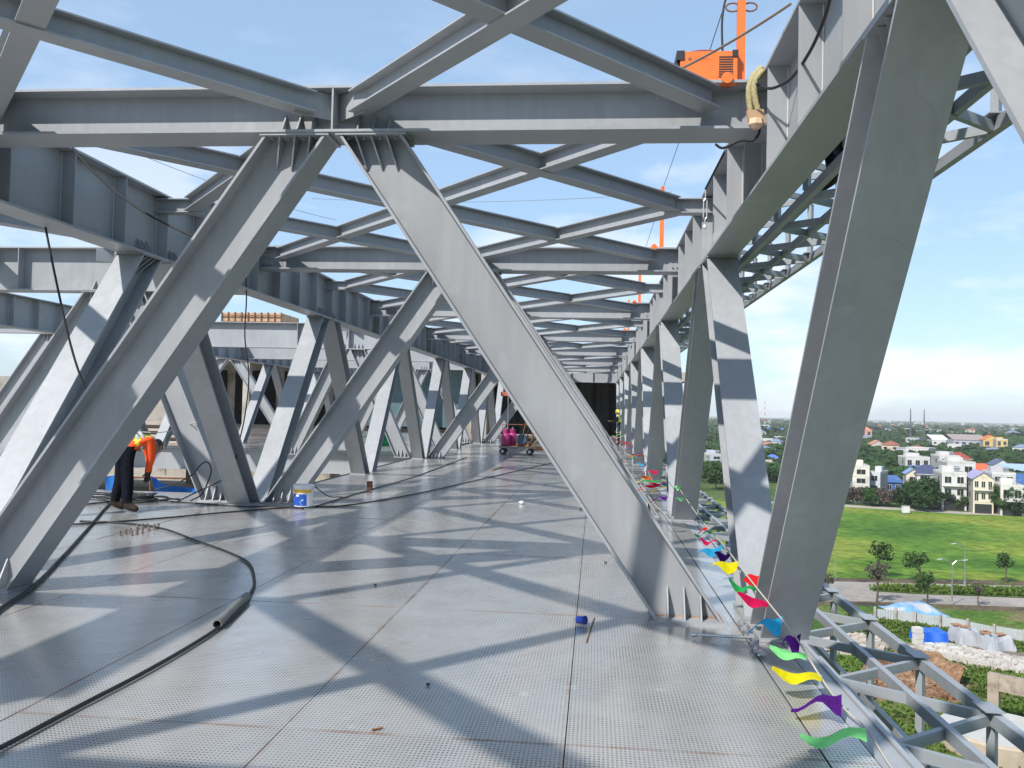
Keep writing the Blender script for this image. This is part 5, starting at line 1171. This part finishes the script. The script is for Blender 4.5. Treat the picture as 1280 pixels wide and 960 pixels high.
# red handled valve stand far behind
c = D(634, 556); vs = empty('valve_stand', c, 'thin upright pole with red wheel left of the trolley', 'stand'); b = MB(); b.tube([c, c + Vector((0, 0, 3.4))], .03, 6); b.build('pole', M_zinc, vs)
b = MB(); b.box((c.x - .35, c.y - .1, 2.3), (c.x + .35, c.y + .1, 2.5)); b.build('red_bar', mat('faded_red', (.42, .10, .06), .6), vs)
# ------------------------------------------------------------------ things on the right truss and roof
zt_ = ZT
# welding machine
wm = empty('welding_machine', (.72, YK[1], zt_), 'orange welding machine standing on the nearest crossbeam', 'welding machine')
wl, wr, wf, wb, wz0, wz1 = .62, 1.08, YK[1] - .12, YK[1] + .16, zt_ + .012, zt_ + .26
b = MB(); b.box((wl, wf, wz0), (wr, wb, wz1)); b.v = [v + Vector((.012 if v.x < .8 and v.z > wz0 + .1 else 0, 0, 0)) for v in b.v]; cs = b.build('casing', M_orange, wm)
for k in range(9): b = MB(); zz = wz0 + .035 + .02 * k; b.box((wr - .145, wf - .004, zz), (wr - .035, wf + .002, zz + .009)); b.build('vent_slot', M_black, cs)
b = MB(); b.box((wl - .022, wf - .008, wz1 - .07), (wl + .04, wb + .006, wz1 + .006)); b.box((wr - .04, wf - .008, wz1 - .05), (wr + .006, wb + .006, wz1 + .006)); b.build('corner_guard', M_black, wm)
b = MB(); b.box((wl - .018, wf + .02, wz0 + .02), (wl - .001, wb - .02, wz1 - .075)); b.build('control_panel', M_black, wm)
b = MB(); cx_ = (wl + wr) / 2 - .02; b.tube(catmull([(cx_ - .14, YK[1], wz1 - .01), (cx_ - .11, YK[1], wz1 + .035), (cx_, YK[1], wz1 + .05), (cx_ + .11, YK[1], wz1 + .035), (cx_ + .14, YK[1], wz1 - .01)], 5), .014, 8); b.build('handle', mat('maroon_grip', (.20, .05, .035), .5), wm, True)
for fx in (wl + .05, wr - .05):
    b = MB(); b.box((fx - .02, wf + .03, zt_ + .0005), (fx + .02, wb - .03, zt_ + .0115)); b.build('foot', M_black, wm)
# worn, illegible print: a diamond mark and a row of rubbed letters
M_pr = mat('faded_print', (.20, .07, .03), .6); b = MB(); cxp, czp = wl + .085, wz1 - .062
b.add([(cxp - .017, wf - .002, czp), (cxp, wf - .002, czp - .014), (cxp + .017, wf - .002, czp), (cxp, wf - .002, czp + .014)], [(0, 1, 2, 3)]); b.build('emblem', M_pr, cs)
g_ = random.Random(2); b = MB()
for k in range(8):
    x_ = cxp + .035 + .0165 * k
    for s_ in range(3):
        xx, zz = x_ + g_.uniform(0, .009), czp - .010 + g_.uniform(0, .012); ww, hh = (.0022, g_.uniform(.005, .011)) if s_ < 2 else (g_.uniform(.005, .010), .0022)
        b.add([(xx, wf - .002 - .0003 * s_, zz), (xx + ww, wf - .002 - .0003 * s_, zz), (xx + ww, wf - .002 - .0003 * s_, zz + hh), (xx, wf - .002 - .0003 * s_, zz + hh)], [(0, 1, 2, 3)])
b.build('rubbed_print', M_pr, cs)
# safety line posts
def post(x, y, h, label, big=False, spool=False):
    root = empty('lifeline_post', (x, y, zt_), label, 'post', 'orange lifeline posts')
    b = MB(); w_ = .032; b.box((x - w_, y - w_, zt_ + .02), (x + w_, y + w_, zt_ + h)); b.build('post_tube', M_orange, root)
    b = MB(); b.box((x - .12, y - .10, zt_ + .0005), (x + .12, y + .10, zt_ + .02)); b.build('foot_plate', M_orange, root)
    b = MB(); b.tube([(x - .13, y - .19, zt_ + .01), (x - .13, y - .06, zt_ + .01)], .045, 12); b.tube([(x - .20, y - .14, zt_ - .01), (x - .05, y - .14, zt_ - .01)], .03, 10); b.build('clamp_screw', M_orange, root)
    for s_ in (-1, 1):
        b = MB(); c = Vector((x + s_ * .07, y, zt_ + h - .22 if not big else zt_ + .66)); b.tube([c + Vector((.055 * math.cos(t), 0, .035 * math.sin(t))) for t in [i * 2 * math.pi / 16 for i in range(17)]], .007, 6); b.build('ring', M_rust if big else M_orange, root)
post(1.12, YK[1] - .02, 1.05, 'tall orange lifeline post clamped on the nearest crossbeam', big=True)
post(1.02, YK[2], 1.02, 'orange lifeline post on the second crossbeam'); post(1.02, YK[3], 1.02, 'orange lifeline post on the third crossbeam'); post(1.02, YK[4], 1.0, 'orange lifeline post on the fourth crossbeam')
wire(Vector((1.02, YK[2], zt_ + .98)), Vector((1.05, YK[1] + .1, zt_ + .9)), .03, .005, 'steel lifeline between first and second orange post')
wire(Vector((1.02, YK[3], zt_ + .98)), Vector((1.02, YK[2] + .1, zt_ + .9)), .03, .005, 'steel lifeline between second and third orange post')
wire(Vector((1.25, YK[1] - 1.25, zt_ + .10)), Vector((.60, YK[1] - .3, zt_ + .04)), .02, .010, 'brown rope from the top chord to the welding machine', mat('brown_rope', (.20, .15, .11), .9))
# cables by the welding machine
def cab(P, r, label): b = MB(); b.tube(catmull([Vector(p) for p in P], 7), r, 8); tag(b.build('welding_cable', M_rubber, None, True), label, 'cable')
cab([(.98, YK[1], zt_ + .26), (.97, YK[1], zt_ + .55), (1.0, YK[1], zt_ + .75), (1.06, YK[1], zt_ + .78)], .009, 'black cable looping up from the welding machine to the post')
yc_ = YK[1] - .5
cab([ony(946, 105, 6.5), ony(958, 110, 6.4), ony(970, 109, 6.2), ony(990, 97, 5.9), ony(1012, 65, 5.4), ony(1028, 30, 5.1), ony(1037, 0, 4.9), ony(1042, -30, 4.7)], .011, 'dark cable hanging in a curve along the right top chord')
cab([ony(894, 180, 6.7), ony(902, 185, 6.7), ony(912, 182, 6.7), ony(925, 176, 6.7), ony(940, 176, 6.7), ony(948, 168, 6.7), ony(950, 158, 6.7)], .010, 'thin black cable dangling under the nearest crossbeam')
# lifting sling
sg = empty('lifting_sling', ony(945, 130, 6.75), 'folded khaki lifting sling hanging over the nearest crossbeam', 'sling'); M_sl = mat('khaki_webbing', (.36, .31, .16), .9, var=.2, vscale=20, bump=.5, bscale=60)
def strap(pts, w, y, m, nm, dy=.0):
    C_ = catmull([ony(px, py, y + dy * i) for i, (px, py) in enumerate(pts)], 5); P = [[], [], []]
    for i, c in enumerate(C_):
        t = (C_[min(i + 1, len(C_) - 1)] - C_[max(i - 1, 0)]).normalized(); s_ = t.cross(Vector((0, 1, 0))).normalized()
        P[0].append(c - s_ * w / 2); P[1].append(c + Vector((0, -.025, 0))); P[2].append(c + s_ * w / 2)
    o = cloth(nm, P, m, sg); md = o.modifiers.new('thick', 'SOLIDIFY'); md.thickness = .012; return o
strap([(953, 84), (947, 90), (941, 98), (937, 110), (937, 125), (939, 140), (941, 150)], .055, 6.72, M_sl, 'strap')
strap([(955, 88), (951, 92), (945, 100), (943, 112), (945, 126), (948, 138), (949, 150)], .055, 6.68, M_sl, 'strap')
c = ony(945, 147, 6.66); b = MB(); b.obox(c, (.062, 0, .004), (0, .02, 0), (-.01, 0, .055)); b.build('wrap', mat('brown_cardboard', (.42, .27, .16), .9), sg)
c = ony(945, 153, 6.64); b = MB(); b.lathe(c - Vector((0, 0, .05)), [(.03, 0), (.06, .03), (.052, .075), (.02, .085)], 7); b.build('padding', mat('tan_foam', (.62, .45, .30), .9), sg)
# turnbuckle on the chord
tb = empty('turnbuckle', ony(881, 240, 9.5), 'steel turnbuckle hanging from the right top chord behind the nearest crossbeam', 'turnbuckle')
a, c = ony(882, 238, 9.5), ony(881, 283, 9.5)
b = MB(); b.tube([a, a + (c - a) * .25], .008, 6); b.tube([a + (c - a) * .8, c], .008, 6); b.build('screw_rod', M_zinc, tb)
b = MB(); p0, p1 = a + (c - a) * .22, a + (c - a) * .82
for s_ in (-.018, .018): b.tube([p0, p0 + Vector((s_, 0, -.03)), p1 + Vector((s_, 0, .03)), p1], .008, 6)
b.build('barrel', M_zinc, tb)
b = MB(); b.lathe(c - Vector((0, 0, .03)), [(.012, 0), (.018, .02), (.012, .045)], 8); b.build('hook', M_zinc, tb)
cab([ony(882, 236, 9.5), (1.26, 8.6, ZT + .02), (1.25, 7.6, ZT + .03), (1.24, 7.25, ZT + .02)], .012, 'twisted lifeline cable along the edge of the right top chord')

# pennant bunting along the right edge
PC = {'lime': (150, 245, 150), 'yellow': (242, 226, 30), 'purple': (92, 32, 130), 'blue': (50, 170, 220), 'pink': (226, 28, 90), 'green': (50, 180, 90), 'red': (236, 40, 40), 'orange': (245, 110, 50)}
PM = {k: mat('pennant_' + k, s2l(*v),   .75, var=.18, vscale=9, trans=.45, spec=.1, bump=.7, bscale=22) for k, v in PC.items()}
bu = empty('pennant_bunting', (1.3, 6, .3), 'string of bright coloured pennants along the right deck edge', 'bunting')
rp = [D(1140, 998) + Vector((0, 0, .02)), D(1111, 960) + Vector((0, 0, .02)), D(1083, 919) + Vector((0, 0, .03)), ony(1052, 882, 5.0), ony(1025, 845, 5.35), ony(995, 797, 5.62), ony(962, 755, 6.25), ony(931, 716, 7.0), ony(905, 682, 8.2), ony(875, 648, 10.2), ony(850, 612, 13.2), ony(842, 598, 14.0)]
rest = []
for k in range(2, 7):
    ya, yb = YK[k] + .2, YK[k + 1] - .2
    for j in range(5): t = j / 4; rest.append(Vector((1.20, ya + (yb - ya) * t, .62 - .42 * 4 * t * (1 - t) * .9 + .12 * (k % 2))))
RP = catmull(rp, 8) + rest
b = MB(); b.tube(RP, .006, 6); b.build('rope', M_rope, bu, True)
gp = random.Random(3)
def pennant(at, colr, tipv, w=.17, seed=0, along=None):
    g_ = random.Random(seed); al = along or Vector((-.25, -.9, -.1)).normalized(); tipv = Vector(tipv); n = 9; P = [[], [], []]; ph = g_.uniform(0, 6); am = g_.uniform(.015, .04)
    for i in range(n):
        t = i / (n - 1); wd = w * (1.15 - 1.0 * t ** 1.3); c = Vector(at) + tipv * t + Vector((0, 0, am * math.sin(5.6 * t + ph) * min(1, t * 2.5) - .03 * t)) ; tw = al + Vector((0, 0, .22 * math.sin(3.6 * t + ph)))
        P[0].append(c - tw * wd / 2); P[1].append(c + Vector((0, 0, .012 * math.sin(5 * t)))); P[2].append(c + tw * wd / 2)
    cloth('pennant', P, PM[colr], bu)
near = [((1083, 919), (1000, 912), 4.45, 'lime'), ((1052, 882), (989, 872), 4.95, 'purple'), ((1027, 848), (965, 832), 5.3, 'yellow'), ((1008, 822), (962, 804), 5.5, 'lime'), ((1000, 803), (977, 799), 5.6, 'purple'), ((977, 782), (935, 779), 5.9, 'blue'),
        ((960, 757), (922, 738), 6.2, 'pink'), ((945, 738), (911, 722), 6.6, 'green'), ((931, 722), (966, 720), 6.9, 'red'), ((922, 708), (889, 703), 7.3, 'yellow'), ((912, 696), (893, 690), 7.9, 'purple'), ((903, 684), (874, 689), 8.3, 'blue'), ((896, 677), (875, 671), 8.7, 'pink'), ((889, 667), (868, 663), 9.2, 'green'), ((884, 660), (870, 664), 9.5, 'red'),
        ((860, 620), (845, 622), 12.3, 'lime'), ((852, 607), (842, 609), 13.2, 'lime'), ((846, 598), (850, 582), 13.8, 'blue')]
for i, (a, t, y, cn) in enumerate(near):
    A = ony(*a, y); T = ony(*t, y - .08 if i < 15 else y); pennant(A, cn, T - A, .21 if i < 12 else .17, i + 1)
cn_ = ['pink', 'green', 'red', 'yellow', 'blue', 'purple', 'orange', 'lime', 'yellow', 'pink', 'red', 'blue']
for i in range(24):
    p = rest[int(i * (len(rest) - 2) / 24)] * .5 + rest[int(i * (len(rest) - 2) / 24) + 1] * .5; pennant(p + Vector((0, gp.uniform(-.5, .5), 0)), cn_[i % 12], (gp.uniform(-.38, -.2), gp.uniform(-.15, .1), gp.uniform(-.1, .04)), .17, 40 + i)
b2 = empty('pennant_bunting', (1.0, 10, .3), 'short second bunting rope by the right leg with red, yellow and blue pennants', 'bunting')
bu = b2
q = [ony(800, 604, 14.2), ony(806, 614, 13.2), ony(820, 632, 11.8), ony(838, 648, 11.0)]
b = MB(); b.tube(catmull(q, 6), .006, 6); b.build('rope', M_rope, b2, True)
for i, (a, t, y, cn) in enumerate((((803, 612), (789, 612), 13.4, 'red'), ((832, 610), (813, 610), 12.8, 'yellow'), ((808, 622), (797, 622), 12.6, 'blue'), ((834, 623), (812, 622), 12.0, 'purple'), ((815, 597), (798, 594), 14.5, 'orange'), ((822, 590), (803, 588), 15.5, 'pink'))):
    A = ony(*a, y); T = ony(*t, y - .1); pennant(A, cn, T - A, .16, 90 + i)
# ratchet hoist with chain by the foot of the right truss
rh = empty('ratchet_hoist', D(935, 800), 'chromed ratchet lever with chain lying at the foot of the right truss', 'ratchet')
a, c = D(865, 793, .03), D(938, 797, .04)
b = MB(); b.tube([a, a + (c - a) * .06, a + (c - a) * .1, c], [.016, .018, .010, .011], 10); b.build('lever', M_zinc, rh)
for k, (px, py) in enumerate(((927, 779), (932, 786), (941, 797), (943, 806), (947, 813), (953, 816))):
    c = D(px, py, .03); b = MB(); b.lathe(c - Vector((0, 0, .028)), [(.016, 0), (.032, .015), (.034, .04), (.014, .055)], 9); b.build('clamp', M_zinc, rh)
b = MB(); cc_ = [D(px, py, .025) for px, py in ((927, 777), (934, 790), (941, 799), (946, 812), (955, 816), (948, 819))]; b.tube(catmull(cc_, 5), .009, 6); b.build('chain', M_zinc, rh)
#@@PART4
# ------------------------------------------------------------------ haze: closed box of even air round everything
b = MB(); b.box((-15500, -15500, GZ - 1.5), (15500, 15500, 62)); M_hz = bpy.data.materials.new('pale_haze'); M_hz.use_nodes = True; nt = M_hz.node_tree
nt.nodes.remove(nt.nodes['Principled BSDF']); pv = nt.nodes.new('ShaderNodeVolumePrincipled'); pv.inputs['Density'].default_value = HAZE; pv.inputs['Color'].default_value = (.98, .99, 1, 1); pv.inputs['Anisotropy'].default_value = 0
nt.links.new(pv.outputs[0], nt.nodes['Material Output'].inputs['Volume'])
hz = b.build('haze', M_hz); hz['kind'] = 'stuff'; hz['label'] = 'thin pale summer haze over the plain'
